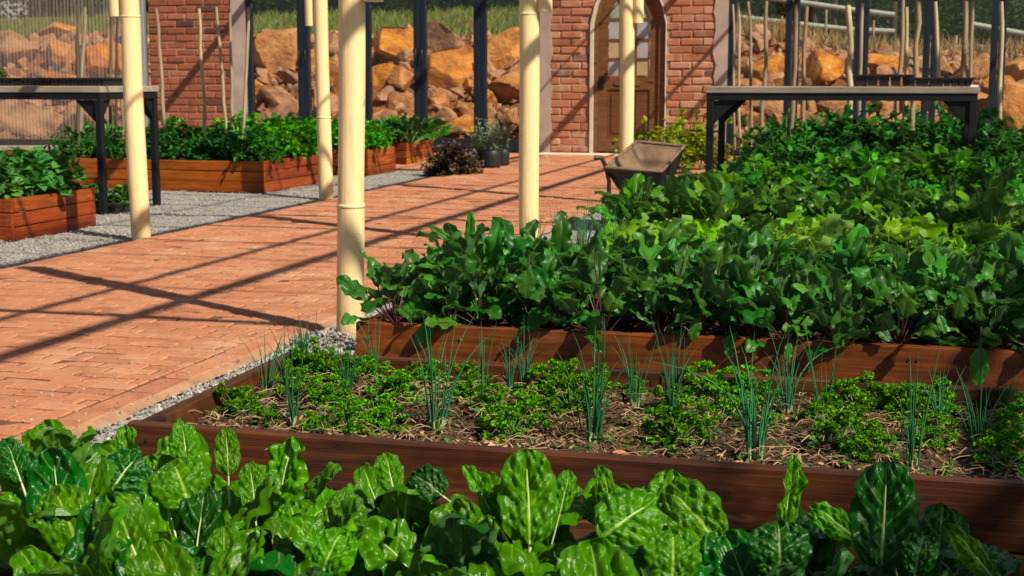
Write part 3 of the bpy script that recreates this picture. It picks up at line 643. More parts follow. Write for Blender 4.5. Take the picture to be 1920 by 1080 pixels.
for ri, (Y, rn) in enumerate(rowsY):
    xl = at(0, 900, 0.42).x*Y/at(0, 900, 0.42).y; xr = at(1920, 900, 0.42).x*Y/at(1920, 900, 0.42).y
    n = 7 if ri < 2 else 8
    for k in range(n):
        X = xl+(xr-xl)*(k+0.5)/n+rnd.uniform(-0.02, 0.02)
        pos = 'leftmost' if k == 0 else 'rightmost' if k == n-1 else ORD[k]+' from left'
        t = thing('chard_plant', (X, Y+rnd.uniform(-0.02, 0.02), 0.2), 'glossy green chard plant, %s in the %s row of the nearest bed' % (pos, rn), 'chard plant', 'chard plants in the nearest bed')
        chards.append(t)
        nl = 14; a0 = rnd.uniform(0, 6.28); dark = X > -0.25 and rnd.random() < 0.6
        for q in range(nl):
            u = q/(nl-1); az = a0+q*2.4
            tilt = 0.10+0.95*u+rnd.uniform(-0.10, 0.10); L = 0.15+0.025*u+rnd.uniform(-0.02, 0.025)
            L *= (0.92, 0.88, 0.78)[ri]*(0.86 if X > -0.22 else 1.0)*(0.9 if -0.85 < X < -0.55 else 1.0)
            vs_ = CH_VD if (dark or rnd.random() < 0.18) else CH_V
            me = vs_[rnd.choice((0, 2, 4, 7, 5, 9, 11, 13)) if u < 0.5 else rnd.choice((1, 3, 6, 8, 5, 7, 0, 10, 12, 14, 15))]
            o = link('leaf', me, t)
            o.matrix_local = Matrix.Translation((0, 0, 0.025)) @ spin(az, tilt, L, (0.02*math.cos(az), 0.02*math.sin(az), 0.55*L*math.cos(tilt)), rnd.uniform(-0.4, 0.4), rnd.uniform(0.85, 1.12)) if False else spin(az, tilt, L, (L*0.72*math.sin(tilt)*math.cos(az)*0.9, L*0.72*math.sin(tilt)*math.sin(az)*0.9, 0.72*L*math.cos(tilt)), rnd.uniform(-0.45, 0.45), rnd.uniform(0.85, 1.12))
# leaves that stand out in the photograph: blade base pixel, tip pixel, depth, mesh, width factor, facing tweak (x, z), dark
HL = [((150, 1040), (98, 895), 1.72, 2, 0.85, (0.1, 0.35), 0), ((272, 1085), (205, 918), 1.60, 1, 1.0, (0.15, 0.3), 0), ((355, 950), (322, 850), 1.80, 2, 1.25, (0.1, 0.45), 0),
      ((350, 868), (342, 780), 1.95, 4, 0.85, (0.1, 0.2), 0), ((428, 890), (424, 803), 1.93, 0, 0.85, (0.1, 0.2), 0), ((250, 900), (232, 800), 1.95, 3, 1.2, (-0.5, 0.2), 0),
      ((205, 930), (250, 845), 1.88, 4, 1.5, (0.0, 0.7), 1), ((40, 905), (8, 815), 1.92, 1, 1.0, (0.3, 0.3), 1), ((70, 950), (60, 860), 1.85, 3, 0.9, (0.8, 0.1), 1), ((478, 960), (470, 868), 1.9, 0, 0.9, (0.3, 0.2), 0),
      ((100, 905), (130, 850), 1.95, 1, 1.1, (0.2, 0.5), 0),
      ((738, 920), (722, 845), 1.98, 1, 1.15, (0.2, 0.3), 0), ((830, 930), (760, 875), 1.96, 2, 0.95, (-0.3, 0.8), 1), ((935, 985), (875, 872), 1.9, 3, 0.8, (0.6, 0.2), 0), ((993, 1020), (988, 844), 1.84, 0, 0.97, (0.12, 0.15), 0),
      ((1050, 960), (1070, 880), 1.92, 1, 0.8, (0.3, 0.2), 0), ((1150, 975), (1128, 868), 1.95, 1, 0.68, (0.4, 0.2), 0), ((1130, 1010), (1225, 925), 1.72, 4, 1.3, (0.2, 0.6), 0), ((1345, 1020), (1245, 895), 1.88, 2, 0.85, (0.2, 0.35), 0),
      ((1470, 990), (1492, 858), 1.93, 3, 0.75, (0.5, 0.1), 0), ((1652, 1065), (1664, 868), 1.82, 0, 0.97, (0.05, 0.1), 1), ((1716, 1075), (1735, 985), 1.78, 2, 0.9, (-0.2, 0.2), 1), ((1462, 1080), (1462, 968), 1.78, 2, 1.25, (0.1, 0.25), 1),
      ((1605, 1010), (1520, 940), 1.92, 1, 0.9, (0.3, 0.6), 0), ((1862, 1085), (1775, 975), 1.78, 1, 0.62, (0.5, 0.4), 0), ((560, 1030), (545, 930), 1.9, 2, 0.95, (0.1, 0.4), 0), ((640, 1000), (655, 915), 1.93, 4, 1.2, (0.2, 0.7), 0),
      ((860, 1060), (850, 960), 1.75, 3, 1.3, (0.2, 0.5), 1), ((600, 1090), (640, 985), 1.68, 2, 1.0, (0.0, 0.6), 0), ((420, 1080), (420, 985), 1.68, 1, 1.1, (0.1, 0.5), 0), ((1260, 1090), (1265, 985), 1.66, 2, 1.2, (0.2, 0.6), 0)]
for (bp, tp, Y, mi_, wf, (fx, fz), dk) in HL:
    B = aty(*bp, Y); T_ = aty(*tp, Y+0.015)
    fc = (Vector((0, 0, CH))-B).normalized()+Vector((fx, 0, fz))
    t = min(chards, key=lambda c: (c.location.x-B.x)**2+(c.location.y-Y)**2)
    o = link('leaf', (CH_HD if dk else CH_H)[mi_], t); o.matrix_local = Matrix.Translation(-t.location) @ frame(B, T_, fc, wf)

# ---- generic plants from joined leaves: a thing with foliage and stem
def split(b, mats, mi):
    """the faces of one material slot as a mesh of their own"""
    c = MB(); used = {}; k = 0
    for f, m_, tn, s_ in zip(b.f, b.mi, b.tint, b.sm):
        uv = b.uv[k:k+len(f)]; k += len(f)
        if m_ != mi: continue
        nf = []
        for i in f:
            if i not in used: used[i] = len(c.v); c.v.append(b.v[i])
            nf.append(used[i])
        c.f.append(tuple(nf)); c.uv.extend(uv); c.mi.append(0); c.tint.append(tn); c.sm.append(s_)
    return c
class Kind:
    def __init__(s, name, cat, builder, mats, nvar, parts=('foliage', 'stem')):
        s.name, s.cat, s.mats = name, cat, mats; s.var = []
        for i in range(nvar):
            b = builder(i); s.var.append([(pn, split(b, mats, k).mesh(pn, mats[k])) for k, pn in enumerate(parts) if any(m == k for m in b.mi)])
        s.n = 0
    def put(s, loc, label, group, sc=1.0, rot=None, tilt=0.0):
        t = thing(s.name, loc, label, s.cat, group)
        t.rotation_euler = (rnd.uniform(-tilt, tilt), rnd.uniform(-tilt, tilt), rnd.uniform(0, 6.28) if rot is None else rot)
        t.scale = (sc, sc, sc*rnd.uniform(0.92, 1.08))
        for pn, me in s.var[s.n % len(s.var)]: link(pn, me, t)
        s.n += 1; return t
def rosette(vars_, n, L0, L1, t0, t1, petf, seed, rs=0.01, base=0.0):
    rg = random.Random(seed); b = MB(); a0 = rg.uniform(0, 6.28)
    for q in range(n):
        u = q/max(1, n-1); az = a0+q*2.4+rg.uniform(-0.3, 0.3); tilt = t0+(t1-t0)*u+rg.uniform(-0.12, 0.12); L = L0+(L1-L0)*u; L *= rg.uniform(0.85, 1.15)
        lf_, pet = vars_[rg.randrange(len(vars_))]
        P = pet*L; lf_.tint = [min(1, max(0, rg.gauss(0.5, 0.27)))]*len(lf_.tint)
        b.merge(lf_, spin(az, tilt, L, (P*math.sin(tilt)*math.cos(az), P*math.sin(tilt)*math.sin(az), base+P*math.cos(tilt)), rg.uniform(-0.7, 0.7), rg.uniform(0.85, 1.15)))
    return b
bprof = lambda u: min(1.0, 1.45*(max(u, 0)**0.42)*(max(1-u, 0)**0.55))*(0.55+0.45*min(1, u*4))
BEET_L = [(leaf(1, W*1.08, 16, 10, bprof, t0, t1*1.15, fo, 0.055, 2.6, 0.045, 7, pet, 0.02, 0.11, 5, 300+i, tw*1.6, 0.1), pet) for i, (W, t0, t1, fo, tw, pet) in enumerate(
    ((0.62, 0.0, 0.5, 0.25, 0.3, 0.95), (0.56, 0.1, 1.0, 0.3, -0.4, 1.0), (0.66, 0.1, 1.5, 0.2, 0.2, 0.9), (0.5, 0.2, 1.9, 0.3, -0.2, 1.0), (0.6, 0.0, 0.8, 0.2, 0.6, 1.05), (0.52, -0.1, 0.4, 0.4, -0.6, 1.0)))]
K_beet = Kind('beet_plant', 'beet plant', lambda i: rosette(BEET_L, 17, 0.125, 0.112, 0.05, 1.22, 1, 400+i), [M['beet'], M['beet_stem']], 7)
LET_L = [(leaf(1, 0.85, 18, 14, lambda u: min(1.0, 1.5*(max(u, 0)**0.55)*(max(1-u, 0)**0.3)), t0, t1, 0.1, 0.085, 3.6, 0.05, 6, 0.05, 0.03, 0.06, 5, 500+i, tw, -0.2), 0.05) for i, (t0, t1, tw) in enumerate(((-0.1, 0.7, 0.1), (0.1, 1.2, -0.2), (0.0, 0.9, 0.3)))]
K_let = Kind('lettuce', 'lettuce', lambda i: rosette(LET_L, 24, 0.13, 0.15, 0.05, 1.1, 1, 520+i), [M['lettuce'], M['stem_pale']], 4)
SPI_L = [(leaf(1, W, 16, 10, None, t0, t1, 0.2, 0.05, 2.4, 0.045, 6, 0.8, 0.025, 0.05, 3, 540+i, tw*1.6, 0.1), 0.8) for i, (W, t0, t1, tw) in enumerate(((0.72, 0.0, 0.7, 0.2), (0.66, 0.1, 1.4, -0.4), (0.8, 0.1, 2.0, 0.1), (0.66, 0, 0.5, 0.4)))]
K_spi = Kind('spinach_plant', 'spinach plant', lambda i: rosette(SPI_L, 15, 0.14, 0.16, 0.05, 1.1, 1, 560+i), [M['spinach'], M['stem_pale']], 5)
KAL_L = [(leaf(1, W, 16, 10, bprof, t0, t1, 0.2, 0.06, 3.4, 0.025, 7, 0.7, 0.026, 0.09, 5, 580+i, tw, 0.1), 0.7) for i, (W, t0, t1, tw) in enumerate(((0.6, 0.0, 0.6, 0.2), (0.55, 0.1, 1.2, -0.4), (0.64, 0.1, 1.7, 0.1)))]
K_kal = Kind('kale_plant', 'kale plant', lambda i: rosette(KAL_L, 17, 0.13, 0.15, 0.05, 1.1, 1, 600+i), [M['kale'], M['stem']], 4)

def blade(b, base, d, nrm, L, W, mi=0, curl=0.5, fold=0.3, n=3, prof=(0.25, 0.9, 0.75, 0.0)):
    """small leaf of a few faces"""
    d = Vector(d).normalized(); nrm = Vector(nrm); nrm = (nrm-d*nrm.dot(d)); nrm = nrm.normalized() if nrm.length > 1e-5 else d.orthogonal().normalized(); x = d.cross(nrm)
    p = Vector(base); vs = []; uv = []
    for i in range(n+1):
        u = i/n; wd = W/2*prof[min(i, len(prof)-1)]
        vs += [p-x*wd+nrm*fold*wd, p.copy(), p+x*wd+nrm*fold*wd]; uv += [(u, 0), (u, .5), (u, 1)]
        d2 = (d-nrm*curl*u).normalized(); p = p+d2*(L/n)
    b.add(vs, [f for i in range(n) for f in ((i*3, i*3+1, i*3+4, i*3+3), (i*3+1, i*3+2, i*3+5, i*3+4))], uv, mi, min(1, max(0, rnd.gauss(0.5, 0.22))), True)
def rv(rg): return Vector((rg.gauss(0, 1), rg.gauss(0, 1), rg.gauss(0, 1))).normalized()
def arc(base, d, L, droop, n=5):
    p = Vector(base); d = Vector(d).normalized(); out = [p.copy()]
    for i in range(n):
        d = (d+Vector((0, 0, -droop/n))).normalized(); p = p+d*(L/n); out.append(p.copy())
    return out, d
def parsley(i):
    rg = random.Random(700+i); b = MB(); n = 27
    for q in range(n):
        az = q*2.4+rg.uniform(-0.3, 0.3); u = q/(n-1); el = 1.4-1.2*u; L = rg.uniform(0.04, 0.10)*(1.0-0.05*u)
        pts, d = arc((0, 0, 0), (math.cos(az)*math.cos(el), math.sin(az)*math.cos(el), math.sin(el)), L, 0.25, 3)
        b.tube(pts, [0.0013, 0.0012, 0.001, 0.0008], 4, 1, False)
        c = pts[-1]
        for k in range(4):
            cc = c+Vector((rg.gauss(0, 0.007), rg.gauss(0, 0.007), rg.gauss(0, 0.004)))
            for j in range(17):
                dd = rv(rg); dd.z = abs(dd.z)*0.6+0.1 if rg.random() < 0.8 else dd.z
                blade(b, cc+dd*0.003, dd, rv(rg)+Vector((0, 0, 0.8)), rg.uniform(0.006, 0.0115), rg.uniform(0.005, 0.010), 0, rg.uniform(-1.6, 1.6), rg.uniform(-0.6, 1.0), 2, (0.4, 1.0, 0.3))
    return b
K_par = Kind('parsley_plant', 'parsley plant', parsley, [M['parsley'], M['stem']], 5)
def frondy(i, n, hL, leafL, nleaf, mi=0, spread=1.0, seed=0, lw=0.6, droop=0.5, top=0.3):
    rg = random.Random(seed+i); b = MB()
    for q in range(n):
        az = q*2.4+rg.uniform(-0.4, 0.4); u = q/max(1, n-1); el = 1.5-spread*u
        L = hL*rg.uniform(0.7, 1.1)
        pts, d = arc((rg.gauss(0, 0.01), rg.gauss(0, 0.01), 0), (math.cos(az)*math.cos(el), math.sin(az)*math.cos(el), math.sin(el)), L, droop, 6)
        b.tube(pts, [0.005*(1-0.12*k) for k in range(7)], 5, 1, False)
        for j in range(nleaf):
            s = top+(1-top)*rg.random(); k = min(5, int(s*6)); p = pts[k].lerp(pts[k+1], s*6-k) if k < 6 else pts[-1]
            t = (pts[min(6, k+1)]-pts[k]).normalized(); out = (t*0.6+rv(rg)).normalized()
            pl = rg.uniform(0.02, 0.05)*(leafL/0.07)
            for w_ in range(3):
                dd = (out+rv(rg)*0.6).normalized(); dd.z = dd.z*0.6+0.05
                blade(b, p+out*pl*(0.4+0.3*w_), dd, rv(rg)*0.5+Vector((0, 0, 1)), leafL*rg.uniform(0.6, 1.1), leafL*lw*rg.uniform(0.8, 1.1), mi, rg.uniform(0.2, 1.2), rg.uniform(0, 0.5), 3)
    return b
K_cel = Kind('celery_plant', 'celery plant', lambda i: frondy(i, 16, 0.27, 0.062, 13, 0, 0.95, 720, 0.75, 0.5, 0.45), [M['celery'], M['stem_pale']], 4)
K_tom = Kind('tomato_plant', 'tomato plant', lambda i: frondy(i, 11, 0.40, 0.075, 16, 0, 0.95, 740, 0.5, 0.7, 0.25), [M['tomato'], M['stem']], 4)
K_squ = Kind('squash_plant', 'squash plant', lambda i: frondy(i, 12, 0.22, 0.085, 7, 0, 1.1, 760, 0.95, 0.4, 0.5), [M['squash'], M['stem']], 3)
K_bea = Kind('bean_plant', 'bean plant', lambda i: frondy(i, 10, 0.62, 0.085, 16, 0, 0.6, 780, 0.8, 0.35, 0.2), [M['bean'], M['stem']], 3)
K_thy = Kind('herb_bush', 'herb bush', lambda i: frondy(i, 260, 0.29, 0.024, 20, 0, 1.5, 790, 0.8, 0.35, 0.45), [M['thyme'], M['dry']], 1)

# ---- herb bed
def onion(i):
    rg = random.Random(800+i); b = MB(); n = 10+(i % 4)*3
    for q in range(n):
        az = rg.uniform(0, 6.28); r0 = abs(rg.gauss(0, 0.009)); h = rg.uniform(0.4, 1.0)*0.25; lean = rg.uniform(0.0, 0.24); bend = rg.uniform(-0.1, 0.28) if rg.random() < 0.95 else rg.uniform(.4, .7)
        pts = []
        for k in range(7):
            s = k/6; pts.append((math.cos(az)*(r0+h*(lean*s+bend*s*s*s)), math.sin(az)*(r0+h*(lean*s+bend*s*s*s)), h*(s-0.38*max(0, bend)*s*s*s)))
        r = rg.uniform(0.0012, 0.0021)
        b.tube(pts, [r*1.05, r*1.1, r, r*0.9, r*0.75, r*0.5, r*0.12], 5, 0, False)
        b.tube([pts[0], Vector(pts[0]).lerp(Vector(pts[1]), 0.6)], [r*1.35, r*1.15], 5, 1, False)
    return b
K_oni = Kind('spring_onion_clump', 'spring onion', onion, [M['onion'], M['onion_base']], 8, ('blades', 'white_base'))
HZ = 0.215
oni = {'front': [(552, 802, .205), (815, 808, .225), (1112, 832, .22), (1415, 858, .225), (1708, 884, .20)],
       'middle': [(425, 735, .16), (468, 702, .13), (650, 752, .13), (905, 757, .17), (1190, 765, .15), (1258, 782, .16), (1478, 775, .17), (1545, 780, .185), (1835, 838, .16)],
       'back': [(518, 668, .15), (548, 672, .12), (728, 700, .15), (840, 700, .10), (955, 735, .11), (1010, 706, .14), (1275, 730, .155), (1760, 800, .14), (1880, 760, .12)]}
for rn, lst in oni.items():
    for k, (px, py, h) in enumerate(lst):
        p = at(px, py, HZ); p.y = min(p.y, 3.44); p.x = max(p.x, HB[0]+0.07)
        pos = 'leftmost' if k == 0 else 'rightmost' if k == len(lst)-1 else ORD[k]+' from left'
        K_oni.put(p, 'thin upright spring onion clump, %s in the %s row of the herb bed' % (pos, rn), 'spring onion clumps in the herb bed', h/0.185)
PAR = [(415, 772, 1.0), (520, 705, 1.15), (575, 690, 1.0), (560, 745, .9), (648, 690, .9), (700, 705, 1.0), (740, 750, 1.05), (708, 800, 1.05), (622, 765, .9), (650, 812, .9), (855, 690, .8), (905, 712, .9), (870, 750, .75), (960, 815, 1.15), (925, 775, .9),
       (1050, 735, 1.3), (1070, 775, 1.1), (1000, 778, .85), (1150, 705, .9), (1095, 705, .8), (1275, 830, 1.3), (1255, 775, .9), (1345, 735, 1.2), (1400, 755, 1.15), (1375, 780, .8), (1575, 830, 1.15), (1600, 770, 1.1), (1655, 760, 1.0), (1705, 785, 1.0), (1625, 860, 1.0), (1540, 790, .8),
       (1748, 745, 1.05), (1745, 835, .9), (1885, 875, 1.05), (1905, 780, .8), (1895, 825, .9), (470, 785, .6), (505, 795, .6), (780, 715, .7), (1190, 745, .6), (1440, 800, .5), (590, 812, .6)]
PAR.sort()
for k, (px, py, s) in enumerate(PAR):
    p = at(px, py, HZ); p.y = min(p.y, 3.42); p.x = max(p.x, HB[0]+0.09)
    dep = 'back' if p.y > 3.2 else 'middle' if p.y > 2.95 else 'front'
    K_par.put(p, 'x', 'parsley plants in the herb bed', s*0.82, None, 0.15)['dep'] = dep
pl = [o for o in COL.objects if o.name.startswith('parsley_plant') and o.parent is None]
for dep in ('front', 'middle', 'back'):
    l = sorted([o for o in pl if o['dep'] == dep], key=lambda o: o.location.x)
    for k, o in enumerate(l):
        pos = 'leftmost' if k == 0 else 'rightmost' if k == len(l)-1 else ORD[k]+' from left'
        o['label'] = 'curly green parsley plant, %s in the %s third of the herb bed' % (pos, dep)
for o in pl: del o['dep']
mb = MB()
def in_bed(bd): return rnd.uniform(bd[0]+0.05, min(bd[1], 0.75)), rnd.uniform(bd[2]+0.05, bd[3]-0.05)
for _ in range(9000):
    x, y = in_bed(HB); a = rnd.uniform(0, 6.28); L = rnd.uniform(0.005, 0.022); W = rnd.uniform(0.002, 0.010); z = HZ+0.016*fbm((x, y, 0), 9)+rnd.uniform(0.0, 0.012)
    d = Vector((math.cos(a), math.sin(a), rnd.gauss(0, 0.35))); blade(mb, (x, y, z), d, (rnd.gauss(0, .5), rnd.gauss(0, .5), 1), L, W, 0, rnd.uniform(-0.5, 0.5), 0.2, 2, (0.7, 1, 0.5))
    for q in range(4): mb.tint[-1-q] = (lambda t_: t_)(max(0, min(1, 0.25+0.55*fbm((x, y, 5), 4)+rnd.uniform(-.25, .45))))
    t_ = mb.tint[-1]
    for q in range(4): mb.tint[-1-q] = t_
for _ in range(1700):
    x, y = in_bed(HB); a = rnd.uniform(0, 6.28); L = rnd.uniform(0.012, 0.05)*(1.6 if rnd.random() < .08 else 1); z = HZ+0.014
    p0 = Vector((x, y, z+rnd.uniform(0, .012))); p1 = p0+Vector((math.cos(a)*L/2, math.sin(a)*L/2, rnd.uniform(0, 0.012))); p2 = p0+Vector((math.cos(a+rnd.gauss(0, .3))*L, math.sin(a)*L, rnd.uniform(-.004, .01)))
    mb.tube([p0, p1, p2], rnd.uniform(0.0004, 0.0010), 4, 0, False, True, rnd.uniform(0.75, 1.0))
tag(obj('mulch', mb, M['chip']), 'straw and bark mulch scattered on the soil of the herb bed', 'mulch', kind='stuff')
wb_ = MB()
for _ in range(560):
    x, y = in_bed(HB); z = HZ+0.012*fbm((x, y, 0), 9)+0.006; s = rnd.uniform(0.5, 1.2)
    for q in range(rnd.randint(4, 8)):
        a = rnd.uniform(0, 6.28); blade(wb_, (x, y, z+rnd.uniform(0, .012)*s), (math.cos(a), math.sin(a), rnd.uniform(.1, .8)), (0, 0, 1), rnd.uniform(.009, .02)*s, .009*s, 0, .6, .2, 2, (.3, 1, .2))
tag(obj('seedling_weeds', wb_, M['squash']), 'tiny pale weed seedlings sprouting across the herb bed soil', 'weeds', kind='stuff')
dp = at(1165, 852, HZ+0.02); b = MB(); blade(b, (-0.018, 0, 0.002), (1, 0.3, 0.05), (0, -0.2, 1), 0.036, 0.017, 0, .5, .35, 4, (.35, .9, 1, .7, .1))
tag(obj('dead_leaf', b, M['deadleaf'], None, dp), 'curled orange dead leaf on the herb bed soil by the front board', 'dead leaf')

# ---- beet bed
names = ('front', 'second', 'third', 'back')
for ri, Y in enumerate((4.11, 4.31, 4.52, 4.72)):
    n = 15; xr = at(1960, 500, 0.4).x*Y/at(1960, 500, 0.4).y
    for k in range(n):
        X = -1.47+(xr+1.47)*k/(n-1)+rnd.uniform(-0.03, 0.03)
        pos = 'leftmost' if k == 0 else 'rightmost' if k == n-1 else ORD[k]+' from left'
        K_beet.put((X, Y+rnd.uniform(-0.03, 0.03), 0.235), 'dark green beet plant, %s in the %s row of the beet bed' % (pos, names[ri]), 'beet plants in the beet bed', rnd.uniform(0.85, 1.22)*(0.92 if ri == 0 else 1.0)*(0.9 if k == 0 else 1), None, 0.22 if k > 1 else 0.05)
BL = [m_ for m_ in (leaf(1, 0.62, 22, 14, bprof, 0.0, 0.35, 0.12, 0.03, 2.5, 0.02, 7, 0.5, 0.03, 0.07, 4, 350+i, 0.1, 0.05).mesh('leaf', [M['beet'], M['beet_stem']]) for i in range(3))]
fr = sorted([o for o in COL.objects if o.name.startswith('beet_plant') and o.parent is None], key=lambda o: o.location.x)
for (bp, tp, Y, wf) in (((815, 600), (775, 642), 3.97, 1.0), ((1010, 575), (997, 622), 3.99, 1.3), ((1118, 580), (1108, 630), 3.97, 1.2), ((990, 505), (985, 560), 4.0, 1.35), ((1575, 580), (1575, 655), 3.96, 1.0), ((1838, 650), (1835, 725), 3.95, 1.05), ((1310, 595), (1295, 638), 3.97, 1.1), ((1480, 640), (1476, 680), 3.96, .8), ((735, 560), (675, 580), 4.15, .5), ((760, 520), (683, 512), 4.25, .7), ((1640, 610), (1670, 640), 3.97, 1.0), ((1760, 590), (1775, 625), 3.99, 1.0), ((880, 470), (882, 395), 4.4, .55), ((850, 455), (805, 420), 4.4, .6)):
    B, T_ = aty(*bp, Y+0.02), aty(*tp, Y); t = min(fr, key=lambda o: (o.location.x-B.x)**2+(o.location.y-Y)**2)
    o = link('leaf', BL[rnd.randrange(3)], t); bpy.context.view_layer.update(); o.matrix_local = t.matrix_basis.inverted() @ frame(B, T_, Vector((0.15, -1, 0.45)), wf)

# ---- beds behind
def plant_row(K, adj, Y, xs, sc, bedw, rown, group, z=0.235, tilt=0.1, jit=0.04):
    for k, X in enumerate(xs):
        pos = 'leftmost' if k == 0 else 'rightmost' if k == len(xs)-1 else ORD[k]+' from left'
        K.put((X+rnd.uniform(-jit, jit), Y+rnd.uniform(-jit, jit), z), '%s, %s in the %s row of the %s' % (adj, pos, rown, bedw), group, rnd.uniform(*sc), None, tilt)
def lin(a, b, n): return [a+(b-a)*i/(n-1) for i in range(n)]
def xr_at(Y, px=1950): r = ray(px, 350); return r.x/r.y*Y
for Y, rn in ((5.5, 'front'), (5.78, 'middle'), (6.05, 'back')):
    plant_row(K_let, 'ruffled pale green lettuce', Y, lin(-0.98, xr_at(Y), 10), (0.85, 1.4), 'lettuce bed', rn, 'lettuces behind the beets', 0.235, 0.2, 0.06)
for k, (X, Y) in enumerate(((-1.4, 5.5), (-1.36, 5.75), (-1.3, 5.95), (-1.22, 5.6), (-1.15, 5.85), (-1.08, 5.5))):
    K_oni.put((X, Y, 0.235), 'thin spring onion clump, %s from left at the path end of the lettuce bed' % ORD[k], 'spring onions in the lettuce bed', 1.1)
for Y, rn in ((6.85, 'front'), (7.1, 'middle'), (7.36, 'back')):
    plant_row(K_spi, 'bright green spinach plant', Y, lin(-1.27 if rn != 'back' else -1.02, xr_at(Y), 10), (0.75, 1.2) if Y < 7.2 else (0.85, 1.4), 'spinach bed', rn, 'spinach plants by the wheelbarrow', 0.235, 0.25, 0.07)
plant_row(K_kal, 'dark crinkled kale plant', 8.2, lin(-0.9, xr_at(8.2), 8), (0.95, 1.5), 'wheelbarrow bed', 'front', 'kale plants by the wheelbarrow', 0.235, 0.25, 0.07)
plant_row(K_cel, 'bright cut-leaved celery plant', 8.48, lin(-0.75, xr_at(8.48), 9), (0.85, 1.2), 'wheelbarrow bed', 'middle', 'celery by the wheelbarrow', 0.235, 0.2, 0.06)
plant_row(K_spi, 'broad green spinach plant', 8.74, lin(-0.9, xr_at(8.74), 8), (1.0, 1.55), 'wheelbarrow bed', 'back', 'spinach behind the kale', 0.235, 0.25, 0.07)
plant_row(K_kal, 'dark green kale plant', 9.55, lin(-0.82, xr_at(9.55), 8), (1.0, 1.55), 'right bench bed', 'front', 'kale plants in front of the bench', 0.235, 0.25, 0.07)
plant_row(K_tom, 'feathery dark tomato plant', 9.88, lin(-0.82, xr_at(9.88), 8), (0.75, 1.05), 'right bench bed', 'back', 'tomato plants in front of the bench', 0.235, 0.2, 0.06)
for Y, rn in ((11.55, 'front'), (11.8, 'middle'), (12.1, 'back')):
    plant_row(K_tom, 'feathery tomato plant', Y, lin(-0.9, xr_at(Y), 9), (1.0, 1.3), 'right staked bed', rn, 'tomato plants among the right stakes')
for k, (px, Y, s) in enumerate(((1205, 15.2, .8), (1240, 14.6, .75), (1265, 15.6, 1.0), (1290, 14.8, .85), (1318, 15.4, 1.0), (1345, 14.4, .7))):
    p = aty(px, 290, Y); K_bea.put((p.x, Y, 0.0), 'sprawling yellow green bean plant by the brick wall, %s from the door' % ORD[k], 'bean plants right of the door', s)
for k, (px, py, Y, s) in enumerate(((1700, 250, 12.6, .8), (1640, 250, 12.8, .6), (1760, 250, 12.7, .7))):
    p = aty(px, py, Y); K_bea.put((p.x, Y, 0.0), 'tall yellow green shoot below the right bench, %s from left behind the tomatoes' % ORD[k], 'yellow green shoots under the right bench', s)
# left beds
for Y, rn in ((7.8, 'front'), (8.1, 'middle'), (8.38, 'back')):
    plant_row(K_squ, 'broad leaved squash plant', Y, lin(-6.25, -5.46, 4), (0.9, 1.15), 'red stained bed', rn, 'squash plants in the red bed', 0.23)
for k, (px, Y, s) in enumerate(((130, 11.75, .75), (165, 11.9, .95), (212, 11.75, .9), (300, 11.8, .8), (322, 11.95, .75), (378, 11.75, .8), (425, 11.8, .95), (462, 11.7, .95), (500, 11.7, .6))):
    p = aty(px, 290, Y); K_tom.put((p.x, Y, 0.23), 'dark young tomato plant among the long bed stakes, %s from left' % ORD[k], 'young tomato plants in the long bed', s)
for Y, rn, xa, n in ((12.15, 'front', -6.05, 4), (12.45, 'back', -7.2, 8)):
    plant_row(K_cel, 'bright green celery plant', Y, lin(xa, -5.5, n), (1.05, 1.3), 'long orange bed', rn, 'celery plants in the long bed', 0.235)
for Y, rn in ((13.9, 'front'), (14.3, 'back')):
    plant_row(K_cel, 'mid green celery plant', Y, lin(-6.9, -5.36, 6), (1.05, 1.3), 'middle left bed', rn, 'celery plants in the middle bed', 0.235)
for Y, rn in ((15.5, 'front'), (15.9, 'middle'), (16.2, 'back')):
    plant_row(K_kal, 'dark green kale plant', Y, lin(-7.1, -5.42, 6), (1.3, 1.6), 'farthest left bed', rn, 'kale plants in the farthest left bed', 0.24)

# ------------------------------------------------------------------ stakes
def stake(px0, py0, px1, py1, Y, wpx, label, group, dark=False):
    a, c = aty(px1, py1, Y), aty(px0, py0, Y)
    s = (c-a)/(c.z-a.z); base = a-s*a.z if a.z > 0.2 else a
    base = Vector((base.x, Y, 0.1)); top = c
    b = MB(); sd = rnd.uniform(0, 99); n = 9; r = wpx/2*Y/F*1.0; pts = []; rr = []
    for i in range(n+1):
        u = i/n; p = base.lerp(top, u); pts.append(p-base+Vector((r*1.0*fbm((u*3, sd, 0))*1.5, r*fbm((u*3, sd, 9)), 0))); rr.append(r*(1.12-0.25*u)*(1+0.12*math.sin(u*19+sd)))
    # grain runs along the local X of the stake
    b.tube(pts, rr, 9); q = Matrix.Rotation(math.pi/2, 4, 'Y')
    b.v = [tuple(q @ Vector(v)) for v in b.v]
    o = obj('garden_stake', b, M['stake_dark'] if dark else M['stake'], None, base); o.rotation_euler = (0, -math.pi/2, 0)
    return tag(o, label, 'stake', group)
ST = [(1376, 8, 1377, 160, 5), (1384, 5, 1386, 190, 6), (1406, 3, 1406, 200, 6), (1438, 2, 1430, 222, 8), (1494, 8, 1484, 215, 9), (1512, 12, 1504, 215, 8), (1590, 10, 1595, 250, 11), (1616, 6, 1608, 220, 7), (1695, 0, 1682, 240, 8), (1702, 13, 1699, 250, 8), (1726, 3, 1712, 240, 10), (1757, 3, 1765, 250, 8), (1813, 3, 1805, 250, 10), (1826, 3, 1818, 170, 7), (1880, 3, 1874, 250, 8)]
for k, (a, b_, c, d, wp) in enumerate(ST):
    pos = 'leftmost' if k == 0 else 'rightmost' if k == len(ST)-1 else ORD[k]+' from left'
    stake(a, b_, c, d, (11.95, 11.7, 12.05)[k % 3], wp, 'rough bark garden stake behind the right bench, %s' % pos, 'garden stakes behind the right bench')
